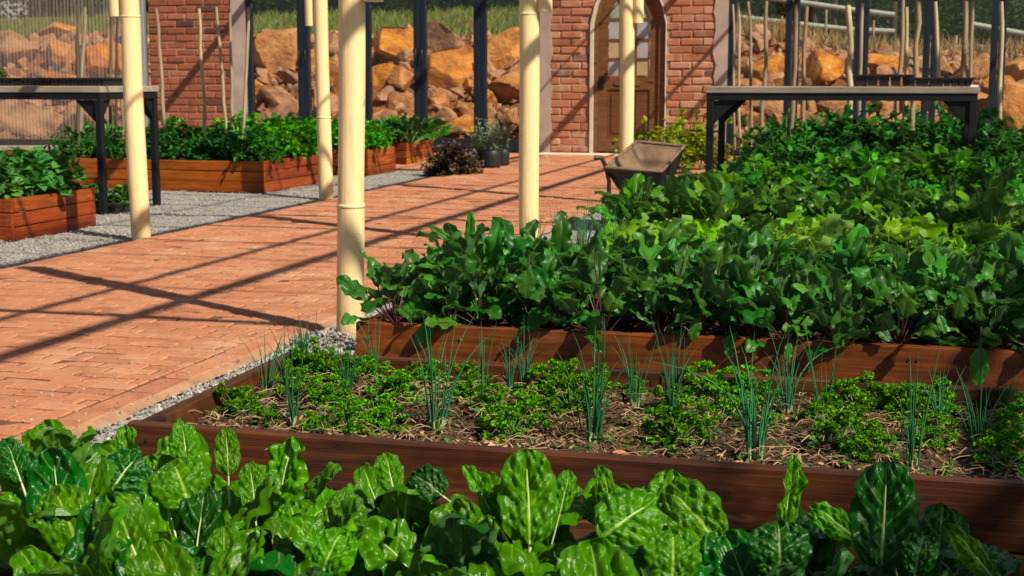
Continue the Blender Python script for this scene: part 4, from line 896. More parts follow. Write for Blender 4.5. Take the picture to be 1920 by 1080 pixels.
SL = [(146, 12, 148, 240, 7, 1), (158, 14, 150, 230, 8, 0), (208, 0, 208, 240, 7, 1), (222, 10, 219, 240, 6, 1), (228, 160, 231, 285, 6, 0), (293, 16, 309, 235, 8, 0), (373, 16, 386, 300, 7, 0), (405, 14, 424, 240, 7, 0), (432, 24, 437, 245, 6, 0), (466, 14, 455, 300, 7, 0)]
for k, (a, b_, c, d, wp, dk) in enumerate(SL):
    pos = 'leftmost' if k == 0 else 'rightmost' if k == len(SL)-1 else ORD[k]+' from left'
    stake(a, b_, c, d, 11.8+0.12*(k % 3), wp, '%s garden stake in the long orange bed, %s' % ('dark' if dk else 'pale', pos), 'garden stakes in the long bed', bool(dk))

# ------------------------------------------------------------------ wall, door, glazed doors
WY = 18.2
def wx(px): return aty(px, 200, WY).x
def wz(py): return aty(1180, py, WY).z
def brickwall(label, px0, px1, zt, mat, left_strip, right_strip, hole=None, group=None):
    x0, x1 = wx(px0), wx(px1); t = thing('brick_wall', (x0, WY, 0), label, 'brick wall', group); W = x1-x0
    a, c = left_strip, W-right_strip
    b = MB(); j = 0; z = 0.03; L, H, D = 0.285, 0.098, 0.12
    def inhole(x, zz):
        return hole is not None and hole(x0+x, zz)
    while z < zt:
        x = a-(0.5*L if j % 2 else 0)+rnd.uniform(-0.015, 0.015)
        while x < c:
            xa, xb = max(x, a), min(x+L, c)
            if hole is not None and inhole((xa+xb)/2, z+H/2) is False:
                while inhole(xa+0.01, z+H/2) and xa < xb: xa += 0.012
                while inhole(xb-0.01, z+H/2) and xb > xa: xb -= 0.012
            if xb-xa > 0.035 and not (hole is not None and inhole((xa+xb)/2, z+H/2)):
                dy = rnd.gauss(0, 0.004); g = 0.006+rnd.uniform(-0.002, 0.003)
                b.box((xa+g, -0.022+dy, z+g+rnd.uniform(-.002, .002)), (xb-g, 0.06, z+H-g), 0, min(1, max(0, rnd.gauss(0.52, 0.28))), rnd.uniform(0.006, 0.015))
            x += L
        z += H; j += 1
    obj('bricks', b, mat, t)
    b = MB()
    if hole is None: b.box((a, -0.006, 0), (c, 0.2, zt))
    else:
        hx0, hx1 = hole.x0-x0, hole.x1-x0
        b.box((a, -0.006, 0), (hx0, 0.2, zt)); b.box((hx1, -0.006, 0), (c, 0.2, zt))
        P = hole.pts; n = len(P)
        for i in range(n-1):
            (xa, za), (xb, zb) = P[i], P[i+1]; b.add([(xa-x0, -0.006, za), (xb-x0, -0.006, zb), (xb-x0, -0.006, zt), (xa-x0, -0.006, zt), (xa-x0, 0.2, za), (xb-x0, 0.2, zb)], [(0, 1, 2, 3), (1, 0, 4, 5)])
    obj('mortar', b, M['mortar_wall'], t)
    for nm, u0, u1 in (('left', 0, left_strip), ('right', W-right_strip, W)):
        if u1-u0 > 0.01:
            b = MB(); n = 40; vs = []
            for i in range(n+1):
                zz = zt*i/n; e = 0.035*fbm((zz*2, px0, 3), 2)+0.02*noise.noise(Vector((zz*9, px0, 0)))
                ua, ub = (u0, u1+0.02+e) if nm == 'left' else (u0-0.02-e, u1)
                vs += [(ua, -0.034, zz), (ub, -0.034, zz), (ua, 0.2, zz), (ub, -0.005, zz)]
            fs = []
            for i in range(n):
                o = 4*i; fs += [(o, o+1, o+5, o+4)]
                fs += [(o+1, o+3, o+7, o+5)] if nm == 'left' else [(o+2, o, o+4, o+6)]
            if nm == 'right':
                k = len(vs); vs += [(u1, 0.2, 0), (u1, 0.2, zt)]; fs += [(1, k, k+1, 4*n+1)]
                for i in range(n): vs[4*i+2] = (vs[4*i][0], -0.005, vs[4*i][2])
            b.add(vs, fs, None, 0, .5, False); obj('plaster_edge', b, M['plaster'], t)
    return t
class Arch:
    def __init__(s, x0, x1, spring, apex): 
        s.x0, s.x1, s.sp, s.ap = x0, x1, spring, apex; n = 18; s.pts = []
        for i in range(n+1):
            u = -1+2*i/n; s.pts.append(((x0+x1)/2+u*(x1-x0)/2, s.top(u)))
    def top(s, u): return s.sp+(s.ap-s.sp)*(max(0.0, 1-abs(u)**2.0))**0.62
    def __call__(s, x, z):
        if not s.x0 < x < s.x1: return False
        u = (2*x-s.x0-s.x1)/(s.x1-s.x0); return z < s.top(u)
dx0, dx1 = wx(1110), wx(1248)
ARC = Arch(dx0, dx1, 1.68, 2.30)
brickwall('weathered red brick wall with pale plastered edges around the arched door', 1013, 1363, 2.9, M['wallbrick'], 0.13, 0.15, ARC)
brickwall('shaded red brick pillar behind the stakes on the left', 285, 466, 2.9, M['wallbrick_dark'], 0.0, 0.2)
def arch_poly(x0, x1, sp, ap, z0=0.03, n=18):
    A = Arch(x0, x1, sp, ap); return [(x0, z0)]+A.pts+[(x1, z0)] if False else [(x1, z0), (x0, z0)]+A.pts
def arch_ring(b, xo0, xo1, spo, apo, xi0, xi1, spi, api, y0, y1, z0=0.03, mi=0):
    O = [(xo0, z0)]+Arch(xo0, xo1, spo, apo).pts+[(xo1, z0)]; I = [(xi0, z0)]+Arch(xi0, xi1, spi, api).pts+[(xi1, z0)]; n = len(O)
    vs = [(x, y0, z) for x, z in O]+[(x, y0, z) for x, z in I]+[(x, y1, z) for x, z in O]+[(x, y1, z) for x, z in I]
    fs = []
    for i in range(n-1): fs += [(i, n+i, n+i+1, i+1), (n+i, 3*n+i, 3*n+i+1, n+i+1), (2*n+i, i, i+1, 2*n+i+1)]
    b.add(vs, fs, None, mi)
d = thing('arched_door', ((dx0+dx1)/2, WY, 0), 'arched brown wooden door with obscured glass panes in the brick wall', 'door')
cxd = (dx0+dx1)/2
def rel(mbx): mbx.v = [(v[0]-cxd, v[1]-WY, v[2]) for v in mbx.v]; return mbx
b = MB(); arch_ring(b, dx0-0.022, dx1+0.004, 1.68, 2.32, dx0+0.018, dx1-0.006, 1.68, 2.28, WY-0.045, WY+0.06); obj('arch_surround', rel(b), M['plaster_white'], d)
f0, f1 = dx0+0.02, dx1-0.008
b = MB(); arch_ring(b, f0, f1, 1.68, 2.278, f0+0.055, f1-0.09, 1.68, 2.2, WY+0.0, WY+0.12); obj('door_frame', rel(b), M['door_wood'], d)
l0, l1 = f0+0.058, f1-0.093; lw = l1-l0; st = 0.115; ms = 0.05
zm0, zm1 = wz(165), wz(146)
b = MB(); Y0, Y1 = WY+0.03, WY+0.075
arch_ring(b, l0, l1, 1.68, 2.19, l0+st, l1-st, 1.66, 2.07, Y0, Y1, 0.055)
b.box((l0+st, Y0, 0.055), (l1-st, Y1, 0.23)); b.box((l0+st, Y0, zm0-0.02), (l1-st, Y1, zm1+0.02)); xc = (l0+l1)/2
for xx in (l0+st+(lw-2*st)/3, l0+st+(lw-2*st)*2/3): b.box((xx-0.014, Y0+0.002, zm1+0.02), (xx+0.014, Y1-0.002, 1.98))
b.box((xc-0.045, Y0+0.001, 0.23), (xc+0.045, Y1-0.001, zm0-0.02))
ZB = [zm1+0.02, wz(110), wz(74), wz(35), 2.02]
for zz in ZB[1:-1]: b.box((l0+st, Y0+0.003, zz-0.012), (l1-st, Y1-0.003, zz+0.012))
obj('door_leaf', rel(b), M['door_wood'], d)
b = MB()
for xa, xb in ((l0+st, xc-0.045), (xc+0.045, l1-st)):
    b.box((xa+0.002, Y0+0.016, 0.232), (xb-0.002, Y1-0.008, zm0-0.022)); b.box((xa+0.05, Y0+0.006, 0.29), (xb-0.05, Y0+0.015, zm0-0.08), 0, .5, .004)
obj('lower_panel', rel(b), M['door_wood'], d)
for sx in (-1, 1):
    b = MB(); xx = xc+sx*0.1; zc = (zm0+zm1)/2; b.prism([(xx-0.09, zc), (xx-0.06, zc+0.035), (xx+0.06, zc+0.035), (xx+0.09, zc), (xx+0.06, zc-0.035), (xx-0.06, zc-0.035)], Y0-0.012, Y0-0.001); obj('carved_boss', rel(b), M['door_wood'], d)
pw = (lw-2*st)/3; cols = ['frost_blue', 'frost_blue', 'frost_amber', 'frost_blue', 'frost_blue', 'frost_amber', 'frost_blue', 'frost_blue', 'frost_blue', 'frost_pale', 'frost_pale', 'frost_pale']
pm = {(0, 0): 'frost_blue', (0, 1): 'frost_amber', (0, 2): 'frost_blue', (0, 3): 'frost_pale', (2, 0): 'frost_amber', (2, 1): 'frost_blue', (2, 2): 'frost_blue', (2, 3): 'frost_pale'}
for i in range(3):
    for j in range(4):
        b = MB(); xa = l0+st+i*pw+0.012; xb = l0+st+(i+1)*pw-0.012
        if j < 3: b.box((xa, Y0+0.018, ZB[j]+0.011), (xb, Y0+0.024, ZB[j+1]-0.011))
        else:
            n = 8; A = Arch(l0+st, l1-st, 1.66, 2.07); tp = []
            for k in range(n+1):
                x = xa+(xb-xa)*k/n; u = (2*x-l0-st-l1+st)/(l1-l0-2*st); tp.append((x, min(A.top(u)-0.004, ZB[3]+0.06+0.22*(1-abs(2*k/n-1)**1.5))))
            b.prism([(xb, ZB[3]+0.011), (xa, ZB[3]+0.011)]+tp, Y0+0.018, Y0+0.024)
        obj('pane', rel(b), M[pm.get((i, j), 'frost_blue')], d)
b = MB(); hx = wx(1127); b.box((hx-0.035, Y0-0.008, wz(168)), (hx+0.03, Y0-0.001, wz(143)), 0, .5, .003); lp = obj('lock_plate', rel(b), M['iron'], d)
b = MB(); b.tube([(hx, Y0-0.008, wz(153)), (hx, Y0-0.05, wz(153)), (hx+0.02, Y0-0.06, wz(153)), (hx+0.075, Y0-0.058, wz(152.5))], [0.011, 0.01, 0.01, 0.008], 10); hd = obj('handle', rel(b), M['iron'], lp)
b = MB(); b.box((wx(1000), 17.86, 0), (wx(1255), WY-0.05, 0.035), 0, .5, .006); tag(obj('door_step', b, M['stoop']), 'low cream concrete step in front of the arched door', 'step')

def glazed(px0, px1, label, hnd=None, zt=2.75, group='glazed doors along the back wall'):
    x0, x1 = wx(px0)+0.004, wx(px1)-0.004; s = 0.082; t = thing('glazed_door', (x0, WY, 0), label, 'glazed door', group); W = x1-x0
    for xa in (0, W-s):
        b = MB(); b.box((xa, -0.03, 0.05), (xa+s, 0.04, zt), 0, .5, .004); b.box((xa+s*0.42, -0.034, 0.06), (xa+s*0.58, -0.0305, zt-0.01)); obj('stile', b, M['alu'], t)
    for nm, za, zb in (('bottom_rail', 0.04, 0.20), ('top_rail', zt-0.1, zt)):
        b = MB(); b.box((s+0.001, -0.026, za), (W-s-0.001, 0.036, zb), 0, .5, .004); obj(nm, b, M['alu'], t)
    b = MB(); b.box((s+0.001, 0.0, 0.201), (W-s-0.001, 0.006, zt-0.101)); obj('pane', b, M['glass'], t)
    if hnd:
        xh = s/2 if hnd < 0 else W-s/2; z0 = wz(112); b = MB(); b.tube([(xh, -0.03, z0), (xh, -0.075, z0), (xh, -0.075, z0+0.14), (xh, -0.03, z0+0.14)], 0.009, 8); obj('handle', b, M['iron'], t)
GL = [(466, 572, 1), (572, 686, -1), (686, 789, 1), (789, 901, -1), (901, 1012, None)]
for k, (a, c, h) in enumerate(GL): glazed(a, c, 'dark framed glazed door between the brick pillar and the arched door, %s' % ('leftmost', 'second from left', 'middle one', 'fourth from left', 'rightmost')[k], h)
GR = [(1364, 1482), (1482, 1611), (1611, 1740), (1740, 1866), (1866, 1996)]
for k, (a, c) in enumerate(GR): glazed(a, c, 'dark framed glazed door behind the right bench and stakes, %s' % ('leftmost', 'second from left', 'middle one', 'fourth from left', 'rightmost')[k])
# ribbed sheet on the left
b = MB(); x0, x1 = wx(-60), wx(268); n = int((x1-x0)/0.0095); vs = []
for i in range(n+1):
    x = x0+(x1-x0)*i/n; y = 0.012*math.sin(2*math.pi*x/0.057)
    vs += [(x-x0, y, 0.12), (x-x0, y, 2.9)]
b.add(vs, [(2*i, 2*i+2, 2*i+3, 2*i+1) for i in range(n)], None, 0, .5, True)
t = thing('ribbed_sheet_wall', (x0, WY, 0), 'ribbed translucent sheet wall at the left, rocks showing through it', 'wall')
obj('sheet', b, M['poly'], t)
b = MB(); b.box((0, -0.08, 0), (x1-x0, 0.08, 0.12), 0, .5, .004); obj('sill_beam', b, M['post_brown'], t)
b = MB(); b.box((x1-x0+0.002, -0.05, 0), (x1-x0+0.085, 0.05, 2.9), 0, .5, .004); obj('corner_post', b, M['silver'], t)
b = MB(); b.box((-0.9, -0.06, 0), (0.9, 0.06, 0.09), 0, .5, .006); pk = obj('timber_plank', b, M['table_wood'], None, (-9.6, 14.9, 0.12)); pk.rotation_euler = (0, 0, 0.35)
tag(pk, 'loose pale timber plank lying beyond the left end of the long bed', 'plank')

# ------------------------------------------------------------------ benches and trays
def bench(x0, x1, y0, y1, label):
    t = thing('bench_table', (x0, y0, 0), label, 'table', 'potting benches'); W, D = x1-x0, y1-y0; zt = 0.938; tt = 0.045
    b = MB(); n = 4
    for k in range(n): b.box((0, D*k/n+0.002, zt-tt), (W, D*(k+1)/n-0.002, zt+rnd.uniform(-.001, .001)), 0, .5, .004)
    obj('table_top', b, M['table_wood'], t)
    b = MB(); zf = zt-tt-0.001; fh = 0.05
    b.box((0.012, 0.012, zf-fh), (W-0.012, 0.055, zf)); b.box((0.012, D-0.055, zf-fh), (W-0.012, D-0.012, zf)); b.box((0.012, 0.056, zf-fh), (0.055, D-0.056, zf)); b.box((W-0.055, 0.056, zf-fh), (W-0.012, D-0.056, zf)); obj('frame', b, M['steel'], t)
    for ix, xx in enumerate((0.012, W-0.062)):
        for iy, yy in enumerate((0.013, D-0.063)):
            b = MB(); b.box((xx, yy, 0), (xx+0.05, yy+0.05, zf-fh-0.001), 0, .5, .003); lg = obj('leg', b, M['steel'], t)
            b = MB(); g = 0.17; xe = xx+0.05 if ix == 0 else xx; sg = 1 if ix == 0 else -1; zz = zf-fh-0.002
            b.prism([(xe+sg*0.001, zz), (xe+sg*g, zz), (xe+sg*0.001, zz-g)], yy+0.018, yy+0.032); obj('gusset', b, M['steel'], lg)
            b = MB(); ye = yy+0.05 if iy == 0 else yy; sg = 1 if iy == 0 else -1
            b.prism([(ye+sg*0.001, zz), (ye+sg*g*0.7, zz), (ye+sg*0.001, zz-g*0.85)], xx+0.018, xx+0.032); b.v = [(p[1], p[0], p[2]) for p in b.v]; b.f = [tuple(reversed(f)) for f in b.f]; obj('gusset', b, M['steel'], lg)
    return t
bench(aty(1322, 163, 10.3).x, aty(1838, 163, 10.3).x, 10.3, 11.08, 'black steel potting bench with grey plank top at the right')
bench(-8.15, -5.62, 9.3, 10.16, 'black steel potting bench with grey plank top at the left')
def tray(loc, W, D, H, nx, label, group, rot=0):
    t = thing('seed_tray', loc, label, 'seed tray', group); t.rotation_euler = (0, 0, rot)
    b = MB(); cw = W/nx; ny = max(2, int(D/cw)); ch = D/ny
    for i in range(nx):
        for j in range(ny):
            x, y = i*cw, j*ch; q = cw*0.14; e = 0.0015
            vs = [(x+q, y+q, 0.001), (x+cw-q, y+q, 0.001), (x+cw-q, y+ch-q, 0.001), (x+q, y+ch-q, 0.001), (x+e, y+e, H-0.004), (x+cw-e, y+e, H-0.004), (x+cw-e, y+ch-e, H-0.004), (x+e, y+ch-e, H-0.004)]
            b.add(vs, [(0, 3, 2, 1), (0, 1, 5, 4), (1, 2, 6, 5), (2, 3, 7, 6), (3, 0, 4, 7)])
    obj('cells', b, M['black_plastic'], t)
    b = MB(); e = 0.012
    for lo, hi in (((-e, -e, H-0.01), (W+e, 0, H)), ((-e, D, H-0.01), (W+e, D+e, H)), ((-e, 0.001, H-0.01), (0, D-0.001, H)), ((W, 0.001, H-0.01), (W+e, D-0.001, H))): b.box(lo, hi)
    obj('rim', b, M['black_plastic'], t)
    b = MB(); b.box((0.002, 0.002, H-0.02), (W-0.002, D-0.002, H-0.006)); obj('potting_soil', b, M['soil'], t); return t
zt = 0.942
p = aty(1602, 160, 10.42); tray((p.x, 10.42, zt), 0.40, 0.3, 0.082, 5, 'deeper black seed tray on the right bench, left of the pair', 'seed trays on the right bench')
p = aty(1703, 160, 10.40); tray((p.x, 10.40, zt), 0.43, 0.3, 0.062, 9, 'shallower black seed tray on the right bench, right of the pair', 'seed trays on the right bench')
tray((-6.37, 9.42, zt), 0.72, 0.34, 0.06, 22, 'long black plug tray on the left bench, at the yellow pole', 'seed trays on the left bench')
tray((-7.3, 9.42, zt), 0.88, 0.34, 0.06, 26, 'long black plug tray on the left bench, at the edge of the photo', 'seed trays on the left bench')
b = MB(); b.box((-0.025, -0.006, 0), (0.035, 0.012, 0.004)); b.box((-0.02, -0.004, 0.0041), (0.03, 0.0, 0.012)); tag(obj('plant_label', b, M['white'], None, aty(1826, 163, 10.36).xy.to_3d()+Vector((0, 0, zt-0.002))), 'small white plastic plant label on the right end of the bench', 'plant label')
s0 = K_tom.put((aty(1, 140, 9.5).x, 9.5, zt+0.055), 'dark seedling standing in the plug tray at the left photo edge', 'seedling in the plug tray', 0.22)
p = at(186, 404, 0); tray((p.x-0.55, p.y+0.12, 0.0), 0.62, 0.5, 0.07, 6, 'black tray of young plants on the gravel under the left bench', 'seed trays on the gravel')
for k in range(4): K_squ.put((p.x-0.42+0.13*k, p.y+0.32+0.06*(k % 2), 0.055), 'small green plant in the tray under the left bench, %s from left' % ORD[k], 'young plants under the left bench', 0.55)

# ------------------------------------------------------------------ wheelbarrow
t = thing('wheelbarrow', (-1.65, 9.2, 0), 'rusty old wheelbarrow tipped beside the beds near the yellow pole', 'wheelbarrow')
rim = [aty(1135, 314, 9.0), aty(1240, 322, 9.02), aty(1283, 274, 9.62), aty(1194, 265, 9.62)]
o0 = Vector((-1.65, 9.2, 0)); cen = sum(rim, Vector())/4
flo = [cen.lerp(r, 0.5)+Vector((0.02, 0, -0.24)) for r in rim]
b = MB(); nseg = 6
def ringpts(q, u):
    P = []
    for i in range(4):
        a_, b_2 = q[i], q[(i+1) % 4]
        for k in range(nseg): P.append(a_.lerp(b_2, k/nseg))
    return P
R0 = ringpts(rim, 0); R1 = ringpts(flo, 0); m = len(R0)
inn = [p-o0 for p in R0]+[(p1.lerp(p0, 0.5)+Vector((0, 0, -0.02)))-o0 for p0, p1 in zip(R0, R1)]+[p-o0 for p in R1]
fs = [(L*m+(i+1) % m, L*m+i, (L+1)*m+i, (L+1)*m+(i+1) % m) for L in range(2) for i in range(m)]+[tuple(2*m+i for i in range(m))]
b.add(inn, fs, None, 0, .5, True)
cc = cen-o0; out = [Vector(p)+(Vector(p)-cc).normalized()*0.008 for p in inn]
b.add(out, [tuple(reversed(f)) for f in fs], None, 1, .5, True)  # outer shell coloured darker than the inside of the tray
b.tube([p-o0 for p in R0]+[R0[0]-o0], 0.011, 8, 0, False)
tr_ = obj('tray', b, [M['rust'], M['iron']], t)
b = MB(); h0 = aty(1115, 296, 8.98)-o0; h1 = aty(1128, 296, 9.0)-o0; h2 = aty(1136, 312, 9.02)-o0; h3 = aty(1142, 340, 9.04)-o0; h4 = aty(1142, 372, 9.05)-o0; h4.z = 0.0
b.tube([h0, h1, h2, h3, h4], [0.018, 0.016, 0.014, 0.014, 0.014], 10); obj('handle', b, M['iron'], t)
b = MB(); q0 = aty(1232, 322, 9.1)-o0; b.tube([q0, q0+Vector((0.02, 0.02, -0.2)), Vector((q0.x+0.02, q0.y+0.05, 0))], 0.014, 8); obj('leg', b, M['iron'], t)
wl = thing('wheel', (0, 0, 0), None, None); wl.parent = t; wl.location = (0.06, 0.62, 0.17)
b = MB(); pts = [(0.15*math.cos(a*2*math.pi/20), 0, 0.15*math.sin(a*2*math.pi/20)) for a in range(21)]; b.tube(pts, 0.035, 8, 0, False); obj('tyre', b, M['rubber'], wl)
b = MB(); b.lathe([(0.0, -0.02), (0.13, -0.02), (0.13, 0.02), (0.0, 0.02)], 16); b.v = [(v[0], v[2], v[1]) for v in b.v]; obj('rim', b, M['rust'], wl)
b = MB(); b.tube([flo[3]-o0, Vector((0.06, 0.56, 0.17))], 0.013, 8); b.tube([flo[2]-o0, Vector((0.07, 0.68, 0.17))], 0.013, 8); obj('fork', b, M['iron'], t)
hp = (rim[2].lerp(flo[2], 0.35)).lerp(rim[1].lerp(flo[1], 0.35), 0.55)-o0
b = MB(); b.tube([hp+Vector((-0.006, -0.006, 0)), hp+Vector((-0.016, -0.014, 0.004))], 0.014, 12); obj('hole_disc', b, M['iron'], t)  # dark disc put in to stand for the hole in the tray side

# ------------------------------------------------------------------ bush and pots by the wall
p = at(830, 333, 0); K_thy.put((p.x, p.y+0.3, 0), 'low rounded bronze and mauve herb bush at the left path edge', 'herb bush', 1.1)
fb = MB(); rg = random.Random(5)
for _ in range(90):
    d_ = rv(rg); d_.z = abs(d_.z); c = Vector((d_.x*0.31, d_.y*0.3, 0.05+d_.z*0.26)); 
    for k in range(3): blade(fb, c+rv(rg)*0.012, rv(rg), rv(rg), 0.018, 0.014, 0, 0.3, 0.2, 2, (.4, 1, .3))
bush = [o for o in COL.objects if o.name.startswith('herb_bush') and o.parent is None][0]
obj('blossom', fb, M['mauve'], bush)
def pot(px, py, r, h, hp_, label, cat):
    c = at(px, py, 0); t = thing('potted_plant', c, label, 'potted plant', 'potted plants by the glazed doors')
    b = MB(); b.lathe([(0, 0.002), (r*0.92, 0.003), (r*1.0, h*0.3), (r*0.97, h*0.7), (r*1.03, h), (r*0.98, h+0.004), (r*0.95, h-0.03), (0, h-0.03)], 18)
    b.v = [(x*(1+0.05*noise.noise(Vector((x*20, y*20, z*12)))), y, z) for x, y, z in b.v]; obj('pot', b, M['black_plastic'], t)
    b = MB(); rg = random.Random(px)
    for q in range(16):
        az = rg.uniform(0, 6.28); L = hp_*rg.uniform(0.55, 1.05); pts, dd = arc((rg.gauss(0, r*.3), rg.gauss(0, r*.3), h-0.03), (math.cos(az)*0.35, math.sin(az)*0.35, 1), L, rg.uniform(-.1, .3), 5)
        for k in range(30):
            s = rg.uniform(0.15, 1); i = min(4, int(s*5)); pp = pts[i].lerp(pts[i+1], s*5-i); o_ = rv(rg); o_.z = abs(o_.z); blade(b, pp, o_, rv(rg), rg.uniform(.03, .055), .011, 0, .3, .2, 2, (.4, 1, .2))
    obj('foliage', b, M['lavender'], t)
pot(897, 316, 0.085, 0.19, 0.34, 'leftmost black nursery pot with a grey green plant by the glazed doors', 0)
pot(921, 318, 0.105, 0.21, 0.42, 'middle and largest black nursery pot with a grey green plant', 0)
pot(943, 314, 0.075, 0.2, 0.32, 'rightmost black nursery pot with a thin grey green plant', 0)
b = MB(); rg = random.Random(77)
for q in range(120):
    az = rg.uniform(0, 6.28); pts, dd = arc((rg.gauss(0, .06), rg.gauss(0, .05), 0), (math.cos(az)*.22, math.sin(az)*.22, 1), rg.uniform(.25, .65), .35, 4); b.tube(pts, [.003, .003, .0025, .002, .001], 3, 0, False)
pt = aty(938, 262, 18.9); tag(obj('dry_weed', b, M['dry'], None, (pt.x, 18.9, 0.0)), 'tuft of dry straw coloured weed outside the glazed doors', 'dry weed')

# ------------------------------------------------------------------ boulders on the bank
def rockmesh(i):
    rg = random.Random(900+i); import bmesh
    bm = bmesh.new(); bmesh.ops.create_icosphere(bm, subdivisions=4, radius=1.0)
    pl = [(rv(rg), rg.uniform(0.38, 0.8)) for _ in range(12)]
    for v in bm.verts:
        p = v.co.copy()
        for n_, d_ in pl:
            e = p.dot(n_)-d_
            if e > 0: p -= n_*e*0.99
        p *= 1+0.06*fbm(p+Vector((i*7, 0, 0)), 1.6)+0.035*fbm(p+Vector((i*3, 5, 0)), 4)
        v.co = p
    me = bpy.data.meshes.new('boulder'); bm.to_mesh(me); bm.free(); me.materials.append(M['rock'])
    for q in me.polygons: q.use_smooth = True
    me.set_sharp_from_angle(angle=R_(24))
    return me
RK = [rockmesh(i) for i in range(14)]
def on_bank(px, py):
    r = ray(px, py); best = None; y = 19.0
    while y < 30:
        p = r*(y/r.y)+Vector((0, 0, CH))
        if p.z <= bankz(p.x, y)+0.0: return p
        y += 0.05
    return r*(24/r.y)+Vector((0, 0, CH))
BO = [(513, 102, 92, 84), (545, 150, 44, 36), (731, 90, 92, 66), (716, 152, 50, 46), (758, 150, 46, 50), (747, 198, 74, 46), (831, 76, 64, 62), (838, 135, 86, 76), (942, 95, 70, 66), (942, 172, 72, 50), (822, 198, 52, 40), (867, 210, 38, 36), (858, 240, 60, 34), (960, 230, 36, 34), (490, 172, 34, 38), (533, 186, 66, 44), (556, 85, 26, 62), (612, 138, 66, 56), (640, 90, 60, 50), (610, 200, 60, 50), (660, 180, 60, 60), (700, 225, 50, 34), (780, 225, 50, 34), (905, 190, 40, 40), (905, 130, 40, 50), (790, 110, 40, 40), (915, 235, 40, 30), (690, 110, 36, 36), (880, 160, 40, 34), (970, 140, 40, 44), (580, 110, 40, 50), (572, 170, 40, 40),
      (40, 95, 90, 64), (110, 105, 70, 56), (195, 115, 100, 76), (60, 225, 100, 70), (170, 225, 80, 60), (20, 160, 90, 60), (130, 165, 90, 56), (240, 180, 70, 60), (230, 60, 70, 40), (110, 60, 80, 36),
      (1542, 135, 82, 56), (1445, 138, 50, 48), (1653, 124, 66, 46), (1555, 230, 66, 40), (1662, 207, 40, 46), (1768, 130, 40, 44), (1828, 132, 46, 56), (1905, 142, 70, 48), (1900, 205, 90, 100), (1435, 207, 70, 50), (1515, 207, 40, 46), (1570, 195, 56, 32), (1610, 175, 50, 36), (1710, 205, 56, 44), (1760, 195, 56, 46), (1820, 200, 60, 60), (1400, 165, 50, 40), (1480, 170, 46, 40), (1690, 160, 50, 40), (1730, 130, 44, 36), (1790, 165, 44, 36), (1600, 135, 44, 40), (1415, 118, 44, 30), (1860, 165, 50, 40), (1480, 225, 50, 36), (1640, 235, 50, 34), (1400, 225, 50, 36), (1760, 235, 50, 36), (1500, 120, 40, 30)]
bl = []
for k, (px, py, wp, hp_) in enumerate(BO):
    p = on_bank(px, py+hp_*0.35); Dp = p.y/math.cos(YAW)/1.0; s = Dp/F*(0.80 if wp > 44 else 0.7)
    o = link('boulder', RK[k*5 % 14]); p = aty(px, py, p.y+0.1)
    o.location = p; o.scale = (wp*s, (wp+hp_)/2*s*0.9, hp_*s); o.rotation_euler = (rnd.uniform(-.45, .45), rnd.choice((0, math.pi))+rnd.uniform(-.35, .35), rnd.choice((0, math.pi))+rnd.uniform(-.5, .5)); bl.append((o, px, py, wp))
for reg, a, c in (('behind the ribbed sheet', 0, 290), ('behind the left glazed doors', 290, 1000), ('behind the right stakes', 1000, 2000)):
    for tn, ya, yb in (('top', 0, 120), ('middle', 120, 188), ('bottom', 188, 400)):
        l = sorted([q for q in bl if a <= q[1] < c and ya <= q[2] < yb], key=lambda q: q[1])
        for k, (o, px, py, wp) in enumerate(l):
            pos = 'leftmost' if k == 0 else 'rightmost' if k == len(l)-1 else ORD[k]+' from left'
            tag(o, '%s ochre boulder %s, %s in the %s tier' % ('large' if wp > 66 else 'mid sized' if wp > 45 else 'small', reg, pos, tn), 'boulder', 'boulders on the earth bank')
rb = MB()
import bmesh
def chunk(sd):
    rg = random.Random(sd); bm = bmesh.new(); bmesh.ops.create_icosphere(bm, subdivisions=2, radius=1.0); pl = [(rv(rg), rg.uniform(.4, .8)) for _ in range(8)]
    for v in bm.verts:
        p_ = v.co.copy()
        for n_, d_ in pl:
            e = p_.dot(n_)-d_
            if e > 0: p_ -= n_*e
        v.co = p_
    bm.verts.index_update(); o = ([v.co.copy() for v in bm.verts], [tuple(v.index for v in f.verts) for f in bm.faces]); bm.free(); return o
CK = [chunk(i) for i in range(6)]
for _ in range(420):
    x = rnd.uniform(-15, 4.5); y = rnd.uniform(19.0, 23.4); r = rnd.uniform(0.08, 0.22); z = bankz(x, y); V, Fc = CK[rnd.randrange(6)]
    q = Quaternion((rnd.gauss(0,1), rnd.gauss(0,1), rnd.gauss(0,1), rnd.gauss(0,1))).normalized(); sc = (r*rnd.uniform(.8, 1.5), r*rnd.uniform(.8, 1.2), r*rnd.uniform(.6, 1))
    rb.add([q @ Vector((p_.x*sc[0], p_.y*sc[1], p_.z*sc[2]))+Vector((x, y, z+r*.15)) for p_ in V], Fc, None, 0, rnd.random())
for _ in range(3200):
    x = rnd.uniform(-16, 5); y = rnd.uniform(18.9, 23.6); r = rnd.uniform(0.03, 0.1)*(1 if rnd.random() < .85 else 1.7); z = bankz(x, y)-0.04
    q = Quaternion((rnd.gauss(0,1), rnd.gauss(0,1), rnd.gauss(0,1), rnd.gauss(0,1))).normalized()
    rb.add([q @ Vector((p_.x*r*rnd.uniform(.7,1.3), p_.y*r*rnd.uniform(.7,1.3), p_.z*r*rnd.uniform(.6,1.1)))+Vector((x, y, z+r*0.5)) for p_ in OCT], OF, None, 0, rnd.random())
tag(obj('rubble', rb, M['rock']), 'small ochre stones scattered between the boulders on the bank', 'rubble', kind='stuff')

